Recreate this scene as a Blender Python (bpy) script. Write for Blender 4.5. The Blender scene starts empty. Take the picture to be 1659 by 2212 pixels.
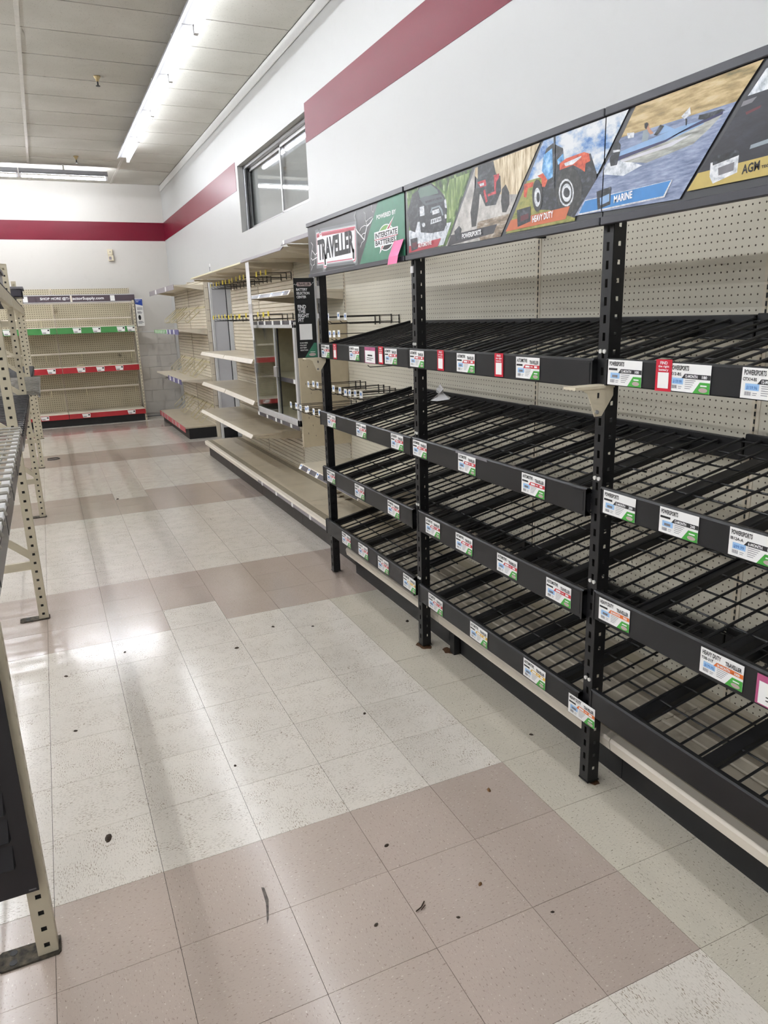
import bpy, bmesh, math, random
from mathutils import Vector, Matrix
random.seed(11)
S = bpy.context.scene
COL = S.collection
# ------------------------------------------------------------------ camera
CAMP = Vector((-0.1135, -1.9709, 1.6082)); YAW, PIT, ROL, FPX = 0.422386, -0.264336, -0.032544, 1564.855
cd = bpy.data.cameras.new('camera'); cam = bpy.data.objects.new('camera', cd); COL.objects.link(cam)
fw = Vector((math.sin(YAW)*math.cos(PIT), math.cos(YAW)*math.cos(PIT), math.sin(PIT)))
r0 = Vector((math.cos(YAW), -math.sin(YAW), 0)); u0 = r0.cross(fw)
rr = math.cos(ROL)*r0 + math.sin(ROL)*u0; uu = -math.sin(ROL)*r0 + math.cos(ROL)*u0
cam.matrix_world = Matrix(((rr.x, uu.x, -fw.x, CAMP.x), (rr.y, uu.y, -fw.y, CAMP.y), (rr.z, uu.z, -fw.z, CAMP.z), (0, 0, 0, 1)))
cd.sensor_fit = 'VERTICAL'; cd.sensor_height = 24.0; cd.sensor_width = 18.0; cd.lens = 24.0*FPX/2212.0
cd.clip_start = 0.05; cd.clip_end = 100
S.camera = cam
# ------------------------------------------------------------------ world, exposure
w = bpy.data.worlds.new('world'); S.world = w; w.use_nodes = True
w.node_tree.nodes['Background'].inputs[0].default_value = (0.9, 0.95, 1.0, 1); w.node_tree.nodes['Background'].inputs[1].default_value = 0.3
vs = S.view_settings; vs.view_transform = 'Standard'; vs.look = 'None'; vs.gamma = 1.0; vs.use_curve_mapping = False
vs.exposure = 0.09
TUBE_BACK = 115.0               # row across the back wall
TUBE_STRENGTH = 28.0          # row beside the right wall and across the back (dimmed to even out the light)
TUBE_FAR = 50.0                # rows far to the left
TUBE_LEFT = 82.0               # rows over the left of the store
S.cycles.use_denoising = True
S.cycles.max_bounces = 5; S.cycles.diffuse_bounces = 3; S.cycles.glossy_bounces = 2; S.cycles.transmission_bounces = 2; S.cycles.transparent_max_bounces = 6
S.cycles.caustics_reflective = False; S.cycles.caustics_refractive = False
S.cycles.use_adaptive_sampling = True; S.cycles.adaptive_threshold = 0.13; S.cycles.adaptive_min_samples = 12
S.cycles.sample_clamp_indirect = 6.0

# ------------------------------------------------------------------ materials
def lin(h):
    h = h.lstrip('#'); o = []
    for k in (0, 2, 4):
        c = int(h[k:k+2], 16)/255
        o.append(c/12.92 if c <= 0.04045 else ((c+0.055)/1.055)**2.4)
    return (o[0], o[1], o[2], 1)
MAT = {}
class NT:
    def __init__(s, name):
        s.m = bpy.data.materials.new(name); s.m.use_nodes = True; s.t = s.m.node_tree; s.n = s.t.nodes; s.l = s.t.links
        s.b = s.n['Principled BSDF']; MAT[name] = s.m
    def new(s, ty, **k):
        n = s.n.new(ty)
        for a, v in k.items(): setattr(n, a, v)
        return n
    def put(s, sock, v):
        if isinstance(v, bpy.types.NodeSocket): s.l.new(v, sock)
        else: sock.default_value = v
    def math(s, op, a, b=0.0, clamp=False):
        n = s.new('ShaderNodeMath', operation=op); n.use_clamp = clamp; s.put(n.inputs[0], a); s.put(n.inputs[1], b); return n.outputs[0]
    def noise(s, vec, scale, detail=3, rough=0.5):
        n = s.new('ShaderNodeTexNoise'); s.put(n.inputs['Vector'], vec); n.inputs['Scale'].default_value = scale
        n.inputs['Detail'].default_value = detail; n.inputs['Roughness'].default_value = rough; return n.outputs[0]
    def mapr(s, v, a, b, c=0.0, d=1.0):
        n = s.new('ShaderNodeMapRange'); n.clamp = True; s.put(n.inputs[0], v)
        for k, q in enumerate((a, b, c, d)): n.inputs[k+1].default_value = q
        return n.outputs[0]
    def mix(s, f, a, b, mode='MIX'):
        n = s.new('ShaderNodeMix', data_type='RGBA', blend_type=mode); s.put(n.inputs['Factor'], f); s.put(n.inputs['A'], a); s.put(n.inputs['B'], b); return n.outputs['Result']
    def scale(s, vec, x, y, z):
        n = s.new('ShaderNodeVectorMath', operation='MULTIPLY'); s.put(n.inputs[0], vec); n.inputs[1].default_value = (x, y, z); return n.outputs[0]
    def add(s, a, b):
        n = s.new('ShaderNodeVectorMath', operation='ADD'); s.put(n.inputs[0], a); s.put(n.inputs[1], b); return n.outputs[0]
    def pos(s): return s.new('ShaderNodeNewGeometry').outputs['Position']
    def sep(s, v):
        n = s.new('ShaderNodeSeparateXYZ'); s.put(n.inputs[0], v); return n.outputs
    def bump(s, h, strength=0.2, dist=0.002):
        n = s.new('ShaderNodeBump'); n.inputs['Strength'].default_value = strength; n.inputs['Distance'].default_value = dist
        s.put(n.inputs['Height'], h); s.l.new(n.outputs[0], s.b.inputs['Normal'])
    def base(s, col): s.put(s.b.inputs['Base Color'], col)
def mat(name, hexc, rough=0.5, metal=0.0, var=0.05, scale=25.0, bump=0.0, bscale=120.0, spec=0.5, dirt=0.0, dirtcol='#4a3d2c'):
    t = NT(name); c = lin(hexc); p = t.pos(); n = t.noise(p, scale, 4)
    lo = tuple(x*(1-var*1.6) for x in c[:3])+(1,); hi = tuple(min(1, x*(1+var)) for x in c[:3])+(1,)
    col = t.mix(t.mapr(n, 0.3, 0.7), lo, hi)
    if dirt > 0:
        d = t.mapr(t.noise(p, 9.0, 6, 0.7), 0.56, 0.72, 0, dirt)
        col = t.mix(d, col, lin(dirtcol))
    t.base(col); t.b.inputs['Roughness'].default_value = rough; t.b.inputs['Metallic'].default_value = metal
    t.b.inputs['Specular IOR Level'].default_value = spec
    if bump > 0: t.bump(t.noise(p, bscale, 3), bump, 0.002)
    return t.m
mat('wall_paint', '#b9b9b7', 0.42, var=0.012, scale=1.3, dirt=0.05, dirtcol='#8d8678', bump=0.05, bscale=60)
mat('wall_paint_back_lit', '#cbc7c1', 0.42, var=0.012, scale=1.3, dirt=0.06, dirtcol='#8d8678', bump=0.05, bscale=60)  # copy of the wall paint, lightened and warmed to brighten the dim back wall
mat('block_paint', '#cbc6bf', 0.5, var=0.03, scale=3, dirt=0.12, dirtcol='#8b8272', bump=0.15, bscale=90)
mat('band_red', '#6c0a24', 0.36, var=0.03, scale=2, bump=0.05, bscale=60, spec=0.35)
mat('grout', '#3a342d', 0.9)
mat('tbar', '#cfccc4', 0.5, var=0.04); mat('joint_shade', '#5f594f', 0.8, var=0.05)
mat('trim_white', '#d2d2cf', 0.45, var=0.02)
mat('black_metal', '#131315', 0.42, var=0.12, scale=14, bump=0.05, spec=0.45)
mat('black_beam', '#141416', 0.4, var=0.08, scale=8, bump=0.03, spec=0.45)
mat('black_kick', '#131315', 0.5, var=0.2, scale=10, dirt=0.06, dirtcol='#6b6155')
mat('brown_kick', '#2b2522', 0.5, var=0.15, scale=8, dirt=0.1, dirtcol='#6b6155')
mat('tan_metal', '#c4bba4', 0.45, var=0.05, scale=9, dirt=0.10, dirtcol='#6d6248')
mat('cream_metal', '#d2c8b5', 0.4, var=0.04, scale=7, dirt=0.10, dirtcol='#7d725c')
mat('cream_light', '#e2d9cb', 0.4, var=0.03, scale=7, dirt=0.05, dirtcol='#8d8068')
mat('cream_wire', '#d5cba6', 0.35, var=0.04)
mat('deck_cream', '#c6baa4', 0.28, var=0.06, scale=5, dirt=0.22, dirtcol='#5b5140')
mat('deck_dusty', '#b5ab99', 0.45, var=0.10, scale=6, dirt=0.35, dirtcol='#6a5f4e', bump=0.1)
mat('grey_wire', '#8d8a84', 0.35, metal=0.4, var=0.15, scale=40)
mat('white_wire', '#a9a59b', 0.4, var=0.12, scale=40, dirt=0.2)
mat('dark_wire', '#3b3a3c', 0.4, var=0.2, scale=40)
mat('hook_black', '#1d1b1a', 0.4, metal=0.3)
mat('yellow_tag', '#dcc832', 0.4, var=0.05)
mat('paper', '#efeeec', 0.5, var=0.02, scale=12)
mat('ink', '#141417', 0.45, var=0.2)
mat('ink_text', '#1c1a1c', 0.5)
mat('grey_ink', '#77757a', 0.5, var=0.1)
mat('fine_print', '#8b8990', 0.5)
mat('price_blue', '#9cc3ea', 0.4, var=0.03)
mat('price_blue_dark', '#5aa6dc', 0.4, var=0.03)
mat('tag_blue', '#5c86c0', 0.4)
mat('label_red', '#c42a34', 0.4); mat('label_gold', '#e2b23c', 0.4); mat('label_orange', '#e0722f', 0.4); mat('label_black', '#2a292c', 0.4)
mat('label_green', '#45a13e', 0.4, var=0.03); mat('logo_mauve', '#b8a3a0', 0.5)
mat('find_red', '#c3122f', 0.4, var=0.03); mat('note_mauve', '#b0527c', 0.5); mat('sticky_pink', '#f77fae', 0.6, var=0.03)
mat('sign_black', '#343538', 0.3, var=0.03, scale=4); mat('sign_frame', '#33333a', 0.35, var=0.05)
mat('bsc_black', '#17191a', 0.35, var=0.03)
mat('strip_grey', '#8b8489', 0.35, var=0.04); mat('strip_dark', '#46434c', 0.3, var=0.05); mat('strip_purple', '#6a6690', 0.4, var=0.08)
mat('strip_green', '#4c8c50', 0.22, var=0.02); mat('strip_red', '#b03138', 0.22, var=0.02); mat('strip_pink', '#b9545c', 0.4, var=0.08)
mat('header_plum', '#51454c', 0.35, var=0.03)
mat('white_print', '#efeff0', 0.45, var=0.01)
mat('aluminium', '#b4b4b6', 0.3, metal=0.75, var=0.05)
mat('alu_pale', '#c4c3c3', 0.35, metal=0.2, var=0.04)
mat('chrome', '#c9cbd0', 0.2, metal=0.6, var=0.05)
mat('bolt_white', '#cfcdc8', 0.4, var=0.05)
mat('plastic_white', '#d9d7d6', 0.45, var=0.03)
mat('beige_plastic', '#d8cdb4', 0.4, var=0.03)
mat('cabinet_inside', '#b7ad95', 0.5, var=0.04)
mat('cabinet_side', '#c2b59b', 0.4, var=0.03, dirt=0.0)
mat('column_grey', '#bdbcbd', 0.45, var=0.015, scale=3)
mat('office_grey', '#a3a3a0', 0.7, var=0.03)
mat('backing_grey', '#c9c9c6', 0.7, var=0.03)
mat('hole_shade', '#1b1a18', 0.7, var=0.2)
mat('rust', '#5a3c22', 0.9, var=0.4, scale=90, bump=0.6, bscale=300)
mat('grime', '#4d463a', 0.8, var=0.5, scale=60, dirt=0.5, dirtcol='#1d1b18', bump=0.6, bscale=260)
mat('crumb', '#352819', 0.8, var=0.4, scale=200); mat('pellet', '#6d4a22', 0.6, var=0.3, scale=200)
mat('leaf_dry', '#5b4326', 0.8, var=0.3, scale=200)
mat('brass', '#b9a77e', 0.3, metal=0.7)
mat('scuff', '#5f5751', 0.5, var=0.3, scale=90)
mat('poster_blue', '#22439a', 0.4, var=0.03)
mat('fixture_white', '#9d9da0', 0.5, var=0.01)
mat('louver', '#1c1b1f', 0.45, var=0.06)
# banner art colours
for n, h in dict(red_banner='#a8333f', charcoal_banner='#38363a', orange_banner='#c0673f', blue_banner='#3b7fbe', gold_banner='#b9a35a', 
                 boat_blue='#86a6cc', boat_navy='#2c2c55', boat_stripe='#c9c9d0', skin='#b98b6e', vest='#8a959c', dark_red='#5a232c', hood='#4d535a',
                 glassy='#5d7468', green_panel='#3f7d63', green_bright='#6f9f4c', logo_red='#a83242', logo_rim='#c8405f').items():
    mat(n, h, 0.4, var=0.06, scale=30)
def streak(name, cols, sx, sy, sz, rough=0.4, scale=6, lo=0.3, hi=0.7):
    t = NT(name); p = t.scale(t.pos(), sx, sy, sz); n = t.noise(p, scale, 6, 0.65)
    r = t.new('ShaderNodeValToRGB'); e = r.color_ramp.elements
    while len(e) < len(cols): e.new(0.5)
    for k, c in enumerate(cols): e[k].position = lo+(hi-lo)*k/(len(cols)-1); e[k].color = lin(c)
    t.l.new(n, r.inputs[0]); t.base(r.outputs[0]); t.b.inputs['Roughness'].default_value = rough
streak('foliage', ['#18230f', '#36521f', '#62803a', '#b9c79a'], 1, 14, 9, scale=2.2, lo=0.34, hi=0.66)
streak('reedgreen', ['#3d5322', '#6a8540', '#b3c08c'], 1, 60, 9, scale=1.6)
streak('spray', ['#7d8790', '#c9ced4', '#f2f3f5'], 1, 30, 30, scale=1.5)
streak('reeds', ['#7c6645', '#b39f7c', '#d8c9ab', '#efe6d2'], 1, 60, 8, scale=1.8)
streak('splash', ['#85817d', '#b4b0aa', '#d8d5d0'], 1, 20, 20, scale=1.2)
streak('mud', ['#4f4234', '#8b7a66', '#c9bfb2'], 1, 14, 50, scale=1.5)
streak('sky', ['#2f64a8', '#7f9ec8', '#b9c3cf', '#d9dcdf'], 1, 8, 14, scale=1.3, lo=0.36, hi=0.58)
streak('field', ['#5d6a2c', '#8d8d45', '#a99b5a'], 1, 30, 60, scale=1.2)
streak('cabglass', ['#254f7a', '#5b9bd0', '#b7d9ef'], 1, 30, 30, scale=1.3)
streak('shore', ['#6d6440', '#a18a5b', '#c4ad7f', '#cdbf97'], 1, 7, 38, scale=1.4)
streak('lake', ['#54607c', '#7d89a6', '#a4adc4'], 1, 14, 90, scale=1.2)
streak('night', ['#1b1b22', '#24242c', '#2e2f3a'], 1, 10, 30, scale=1.2)

streak('tyre', ['#141414', '#2c2c2b', '#4c4b48'], 1, 40, 40, scale=1.5)
streak('pic_dark', ['#0d0e11', '#22252a', '#565b62'], 1, 26, 40, scale=1.4)
streak('pic_white', ['#8d939b', '#cfd2d6', '#f0f0f0'], 1, 40, 60, scale=1.4)
streak('hull', ['#6c6e68', '#9b9c95', '#c3c4c0'], 1, 10, 80, scale=1.4)
streak('red_tractor', ['#7d2a18', '#c24a2c', '#d9704c'], 1, 30, 40, scale=1.4)
streak('red_paint', ['#5d1a20', '#b8303a', '#d05a60'], 1, 40, 50, scale=1.4)
def tile_mat(name, base, dark, light, fine, patch, rough=0.21):
    t = NT(name); tc = t.new('ShaderNodeTexCoord').outputs['Object']; loc = t.new('ShaderNodeObjectInfo').outputs['Location']; rnd = t.new('ShaderNodeObjectInfo').outputs['Random']
    p = t.add(tc, t.scale(loc, 3.1, 3.1, 3.1))
    st = t.scale(p, 1.0, 3.6, 1.0)
    n1 = t.noise(st, 88, 3, 0.6); n2 = t.noise(p, 13, 4, 0.6); n3 = t.noise(t.scale(p, 1.0, 2.6, 1.0), 95, 2, 0.5)
    b = lin(base)
    col = t.mix(t.mapr(t.noise(p, 2.2, 3), 0.3, 0.7), tuple(x*0.95 for x in b[:3])+(1,), tuple(min(1, x*1.04) for x in b[:3])+(1,))
    col = t.mix(t.mapr(rnd, 0, 1, 0, 0.10), col, tuple(x*0.86 for x in b[:3])+(1,))
    flecks = t.math('MULTIPLY', t.mapr(n1, 0.555, 0.62), t.mapr(n2, 0.42, 0.60, 0.10*patch, 0.95*patch))
    col = t.mix(t.math('MULTIPLY', flecks, 0.85), col, lin(dark))
    col = t.mix(t.mapr(n3, 0.63, 0.69, 0, fine), col, lin(dark))
    col = t.mix(t.mapr(t.noise(t.add(t.scale(p, 1.0, 2.2, 1.0), (7.3, 2.1, 0)), 90, 2), 0.66, 0.72, 0, 0.7), col, lin(light))
    t.base(col)
    t.put(t.b.inputs['Roughness'], t.mapr(t.noise(t.pos(), 5.0, 4), 0.3, 0.7, rough-0.04, rough+0.03))
    t.b.inputs['Specular IOR Level'].default_value = 0.5; t.b.inputs['Coat Weight'].default_value = 0.55; t.b.inputs['Coat Roughness'].default_value = 0.14
    t.bump(t.math('ADD', t.math('MULTIPLY', t.noise(t.pos(), 16, 2), 1.0), t.math('ADD', t.math('MULTIPLY', t.noise(t.pos(), 120, 2), 0.08), t.math('MULTIPLY', t.noise(t.scale(t.pos(), 1.0, 3.5, 1.0), 9, 3), 0.9))), 0.16, 0.0022)
tile_mat('tile_white', '#dfd7cc', '#7b6850', '#ebe6da', 0.5, 1.15)
tile_mat('tile_pink', '#b8a89d', '#75645a', '#d9cfc5', 0.6, 0.12)
tile_mat('tile_olive', '#ccc4b4', '#6a5f50', '#ddd8ca', 0.8, 0.3, 0.225)

def ceil_mat():
    t = NT('ceiling_tile'); p = t.pos(); rnd = t.new('ShaderNodeObjectInfo').outputs['Random']
    col = t.mix(t.mapr(t.noise(p, 1.6, 4), 0.35, 0.7), lin('#c3c1b8'), lin('#d1cfc7'))
    col = t.mix(t.mapr(rnd, 0, 1, 0, 0.25), col, lin('#b6b3a9'))
    v = t.new('ShaderNodeTexVoronoi'); t.put(v.inputs['Vector'], t.add(p, t.scale(p, 0.3, 0, 0))); v.inputs['Scale'].default_value = 75
    holes = t.math('MULTIPLY', t.math('LESS_THAN', v.outputs['Distance'], 0.22), t.mapr(t.noise(p, 40, 2), 0.45, 0.6))
    col = t.mix(t.math('MULTIPLY', holes, 0.5), col, lin('#5d564b'))
    t.base(col); t.b.inputs['Roughness'].default_value = 0.9; t.b.inputs['Specular IOR Level'].default_value = 0.15
    t.bump(t.noise(p, 90, 3), 0.3, 0.002)
ceil_mat()
def peg_mat(name, base, axis, pitch, r, hole='#4b4133', zoff=0.0):
    t = NT(name); p = t.pos(); s = t.sep(p)
    fa = t.math('SUBTRACT', t.math('FRACT', t.math('DIVIDE', t.math('ADD', s[axis], 30.0), pitch)), 0.5)
    fz = t.math('SUBTRACT', t.math('FRACT', t.math('DIVIDE', t.math('ADD', s[2], zoff), pitch)), 0.5)
    d = t.math('SQRT', t.math('ADD', t.math('MULTIPLY', fa, fa), t.math('MULTIPLY', fz, fz)))
    h = t.math('LESS_THAN', d, r)
    b = lin(base)
    col = t.mix(t.mapr(t.noise(p, 3, 5), 0.3, 0.7), tuple(x*0.93 for x in b[:3])+(1,), b)
    col = t.mix(t.mapr(t.noise(t.scale(p, 1, 1, 6), 1.2, 4), 0.55, 0.75, 0, 0.12), col, lin('#8a7d62'))
    t.base(t.mix(h, col, lin(hole))); t.b.inputs['Roughness'].default_value = 0.5
peg_mat('pegboard', '#d3cdbc', 1, 0.0254, 0.125)
peg_mat('pegboard_back', '#c0b69c', 0, 0.0345, 0.19, '#5d5140')
peg_mat('perf_deck', '#a79c86', 1, 0.0254, 0.15)
def slot_mat():
    t = NT('slot_strip'); s = t.sep(t.pos()); f = t.math('FRACT', t.math('DIVIDE', s[2], 0.0254))
    t.base(t.mix(t.math('LESS_THAN', f, 0.62), lin('#b9ad94'), lin('#14120f'))); t.b.inputs['Roughness'].default_value = 0.6
slot_mat()
def glass_mat(name, tint, refl_ior=1.5):
    t = NT(name); t.n.remove(t.b); out = t.n['Material Output']
    tr = t.new('ShaderNodeBsdfTransparent'); tr.inputs[0].default_value = tint
    gl = t.new('ShaderNodeBsdfGlossy'); gl.inputs['Roughness'].default_value = 0.03; gl.inputs[0].default_value = (1, 1, 1, 1)
    lw = t.new('ShaderNodeLayerWeight'); lw.inputs[0].default_value = 0.5; r0_ = ((refl_ior-1)/(refl_ior+1))**2
    fr = t.math('ADD', t.math('MULTIPLY', t.math('POWER', lw.outputs['Facing'], 5.0), 1-r0_), r0_)
    mx = t.new('ShaderNodeMixShader'); t.l.new(fr, mx.inputs[0]); t.l.new(tr.outputs[0], mx.inputs[1]); t.l.new(gl.outputs[0], mx.inputs[2]); t.l.new(mx.outputs[0], out.inputs[0])
glass_mat('window_glass', (0.86, 0.87, 0.87, 1), 1.7)
glass_mat('case_glass', (0.9, 0.92, 0.905, 1), 1.5)
glass_mat('clear_film', (0.9, 0.9, 0.92, 1), 1.45)
def emit(name, col, st):
    t = NT(name); t.b.inputs['Base Color'].default_value = (1, 1, 1, 1); t.b.inputs['Emission Color'].default_value = col; t.b.inputs['Emission Strength'].default_value = st
TC = (0.95, 0.985, 1.04, 1)
emit('tube_glow', TC, TUBE_STRENGTH); emit('tube_glow_left', TC, TUBE_LEFT); emit('tube_glow_back', TC, TUBE_BACK); emit('tube_glow_far', TC, TUBE_FAR)

# ------------------------------------------------------------------ geometry helpers
class MB:
    def __init__(s, f=None): s.v = []; s.f = []; s.map = f
    def add(s, vs, fs):
        o = len(s.v)
        s.v += [tuple(s.map(*p)) for p in vs] if s.map else [tuple(p) for p in vs]
        s.f += [tuple(i+o for i in q) for q in fs]; return s
    def box(s, a0, a1, b0, b1, c0, c1):
        return s.add([(a0, b0, c0), (a1, b0, c0), (a1, b1, c0), (a0, b1, c0), (a0, b0, c1), (a1, b0, c1), (a1, b1, c1), (a0, b1, c1)],
                     [(0, 3, 2, 1), (4, 5, 6, 7), (0, 1, 5, 4), (1, 2, 6, 5), (2, 3, 7, 6), (3, 0, 4, 7)])
    def prism(s, pts, fn, h0, h1):
        n = len(pts)
        return s.add([fn(p, q, h0) for p, q in pts]+[fn(p, q, h1) for p, q in pts],
                     [tuple(range(n))[::-1], tuple(range(n, 2*n))]+[(i, (i+1) % n, n+(i+1) % n, n+i) for i in range(n)])
    def tube(s, path, r, n=6, cap=True):
        P = [Vector(p) for p in path]; rings = []
        for i, p in enumerate(P):
            d = (P[min(i+1, len(P)-1)]-P[max(i-1, 0)]).normalized()
            a = Vector((0, 0, 1)) if abs(d.z) < 0.9 else Vector((1, 0, 0))
            e1 = d.cross(a).normalized(); e2 = d.cross(e1)
            rings.append([tuple(p+r*(math.cos(2*math.pi*k/n)*e1+math.sin(2*math.pi*k/n)*e2)) for k in range(n)])
        fs = [(i*n+k, i*n+(k+1) % n, (i+1)*n+(k+1) % n, (i+1)*n+k) for i in range(len(P)-1) for k in range(n)]
        if cap: fs += [tuple(range(n))[::-1], tuple((len(P)-1)*n+k for k in range(n))]
        return s.add([q for g in rings for q in g], fs)
    def lathe(s, c, prof, n=14):
        vs = [(c[0]+r*math.cos(2*math.pi*k/n), c[1]+r*math.sin(2*math.pi*k/n), c[2]+z) for r, z in prof for k in range(n)]
        m = len(prof)
        return s.add(vs, [(i*n+k, i*n+(k+1) % n, (i+1)*n+(k+1) % n, (i+1)*n+k) for i in range(m-1) for k in range(n)]+[tuple(range(n))[::-1], tuple((m-1)*n+k for k in range(n))])
    def plate(s, org, du, dv, us, vs_, holes):
        """flat sheet on a grid of split lines; cells named in holes are left open"""
        o, du, dv = Vector(org), Vector(du), Vector(dv); nu = len(us)
        V = [tuple(o+du*u+dv*v) for v in vs_ for u in us]
        return s.add(V, [(j*nu+i, j*nu+i+1, (j+1)*nu+i+1, (j+1)*nu+i) for j in range(len(vs_)-1) for i in range(nu-1) if (i, j) not in holes])
    def mesh(s, name, m, off=(0, 0, 0), smooth=False, normals=True):
        me = bpy.data.meshes.new(name); me.from_pydata([(x-off[0], y-off[1], z-off[2]) for x, y, z in s.v], [], s.f)
        if normals:
            bm = bmesh.new(); bm.from_mesh(me); bmesh.ops.recalc_face_normals(bm, faces=bm.faces); bm.to_mesh(me); bm.free()
        if m: me.materials.append(MAT[m])
        if smooth:
            for p in me.polygons: p.use_smooth = True
        me.update(); return me
    def build(s, name, m, parent=None, smooth=False, origin=None, bevel=0.0, thick=0.0):
        off = wpos(parent) if parent else Vector((0, 0, 0))
        o = bpy.data.objects.new(name, None)
        if origin is None and parent is None:
            xs, ys, zs = zip(*s.v); origin = ((min(xs)+max(xs))/2, (min(ys)+max(ys))/2, min(zs))
        if origin is not None: loc = Vector(origin)
        else: loc = off
        me = s.mesh(name, m, loc, smooth); o = bpy.data.objects.new(name, me); COL.objects.link(o)
        o.location = loc-off
        if parent: o.parent = parent
        if thick: md = o.modifiers.new('thick', 'SOLIDIFY'); md.thickness = thick; md.offset = 0
        if bevel: md = o.modifiers.new('bevel', 'BEVEL'); md.width = bevel; md.segments = 1; md.limit_method = 'ANGLE'
        return o
def wpos(o):
    p = Vector((0, 0, 0))
    while o: p += o.location; o = o.parent
    return p
def inst(name, me, loc, parent=None, rot=None):
    o = bpy.data.objects.new(name, me); COL.objects.link(o); o.location = Vector(loc)-(wpos(parent) if parent else Vector())
    if parent: o.parent = parent
    if rot: o.rotation_euler = rot
    return o
def empty(name, loc, rotz=0):
    o = bpy.data.objects.new(name, None); COL.objects.link(o); o.location = loc; o.rotation_euler = (0, 0, rotz); o.empty_display_size = 0.05; return o
def tag(o, label, cat, group=None):
    o['label'] = label; o['category'] = cat
    if group: o['group'] = group
    return o
def struct(o): o['kind'] = 'structure'; return o
def copy_tree(o, parent=None):
    c = o.copy(); COL.objects.link(c); c.parent = parent
    for ch in list(o.children): copy_tree(ch, c)
    return c
ORD = ['first', 'second', 'third', 'fourth', 'fifth', 'sixth', 'seventh', 'eighth', 'ninth', 'tenth', 'eleventh', 'twelfth', 'thirteenth', 'fourteenth', 'fifteenth']
# text as flat mesh: returns list of 2D verts and faces fitted to a box
_tx = {}
def text2d(s, bold=0.0):
    k = (s, bold)
    if k in _tx: return _tx[k]
    cu = bpy.data.curves.new('t', 'FONT'); cu.body = s; cu.size = 1; cu.offset = bold; cu.resolution_u = 2; cu.fill_mode = 'FRONT'
    ob = bpy.data.objects.new('t', cu); COL.objects.link(ob); bpy.context.view_layer.update()
    me = bpy.data.meshes.new_from_object(ob.evaluated_get(bpy.context.evaluated_depsgraph_get()))
    v = [(p.co.x, p.co.y) for p in me.vertices]; f = [tuple(p.vertices) for p in me.polygons]
    COL.objects.unlink(ob); bpy.data.objects.remove(ob); bpy.data.curves.remove(cu); bpy.data.meshes.remove(me)
    x0 = min(p[0] for p in v); x1 = max(p[0] for p in v); y0 = min(p[1] for p in v); y1 = max(p[1] for p in v)
    v = [((a-x0)/(x1-x0), (b-y0)/(y1-y0)) for a, b in v]
    _tx[k] = (v, f); return _tx[k]
def add_text(mb, s, u0, u1, v0, v1, fn, h, bold=0.012, shear=0.0, slope=0.0):
    v, f = text2d(s, bold)
    mb.add([fn(u0+(u1-u0)*a+shear*(v1-v0)*b, v0+(v1-v0)*b+slope*a, h) for a, b in v], f)
def flat(mb, pts, fn, h):
    mb.add([fn(p, q, h) for p, q in pts], [tuple(range(len(pts)))])
XW, YB, HC = 2.055, 11.72, 3.87        # right wall, back wall, ceiling

# ================================================================== THE SETTING
XL, YF = -9.6, -8.4                     # left wall and the wall behind the camera
T = 0.3048
floor = struct(MB().box(XL, XW+0.4, YF, YB, -0.06, -0.0025).build('floor', 'grout', origin=(0, 0, 0)))
def tile_kind(i, j):
    if (i, j) in ((1, 6), (1, 17)): return 'tile_white'
    if i >= 4 and j < 6: return 'tile_olive'
    if j % 9 >= 6: return 'tile_pink'
    return 'tile_white'
g = 0.0007
tile_me = {k: MB().box(-T/2+g, T/2-g, -T/2+g, T/2-g, -0.0025, 0.0).mesh('tile', k) for k in ('tile_white', 'tile_pink', 'tile_olive')}
def project(p):
    d = Vector(p)-CAMP; z = d.dot(fw)
    return (829.5+FPX*d.dot(rr)/z, 1106-FPX*d.dot(uu)/z, z) if z > 0.1 else None
cells = []
for i in range(-31, 7):
    for j in range(-27, 38):
        q = project(((i+.5)*T, (j+.5)*T, 0))
        vis = q is not None and -60 < q[0] < 1720 and -60 < q[1] < 2330 and i >= -4 and i <= 5
        cells.append(((q[2] if vis else 99+abs(i)+abs(j)), i, j))
cells.sort()
far = {k: MB() for k in tile_me}
for n, (d, i, j) in enumerate(cells):
    k = tile_kind(i, j)
    if n < 300:
        o = inst('floor_tile', tile_me[k], ((i+.5)*T, (j+.5)*T, 0), floor, (random.gauss(0, 0.0008), random.gauss(0, 0.0008), math.pi/2*((i+j) % 2)))
    else:
        x1 = min((i+1)*T, XW+0.35)
        if i*T < XW+0.3: far[k].box(i*T+g, x1-g, j*T+g, (j+1)*T-g, -0.0025, 0.0)
for k, m in far.items():
    if m.v: o = m.build('floor_tile_field', k, floor); o['kind'] = 'stuff'
# scuffs on the floor
sc = MB().add([(0.250, -0.195, .0006), (0.258, -0.200, .0006), (0.257, -0.25, .0006), (0.238, -0.318, .0006), (0.228, -0.335, .0006), (0.246, -0.26, .0006)], [(0, 1, 2, 3, 4, 5)]).build('scuff_mark', 'scuff', floor)
for c, r in (((1.42, 1.0), 0.035), ((1.44, -0.235), 0.02), ((1.5, 0.9), 0.03)):
    pts = [(c[0]+r*(0.7+0.5*random.random())*math.cos(a*0.52), c[1]+1.4*r*(0.7+0.5*random.random())*math.sin(a*0.52)) for a in range(12)]
    m = MB(); flat(m, pts, lambda a, b, h: (a, b, h), 0.0006); m.build('rust_stain', 'rust', floor)

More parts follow.
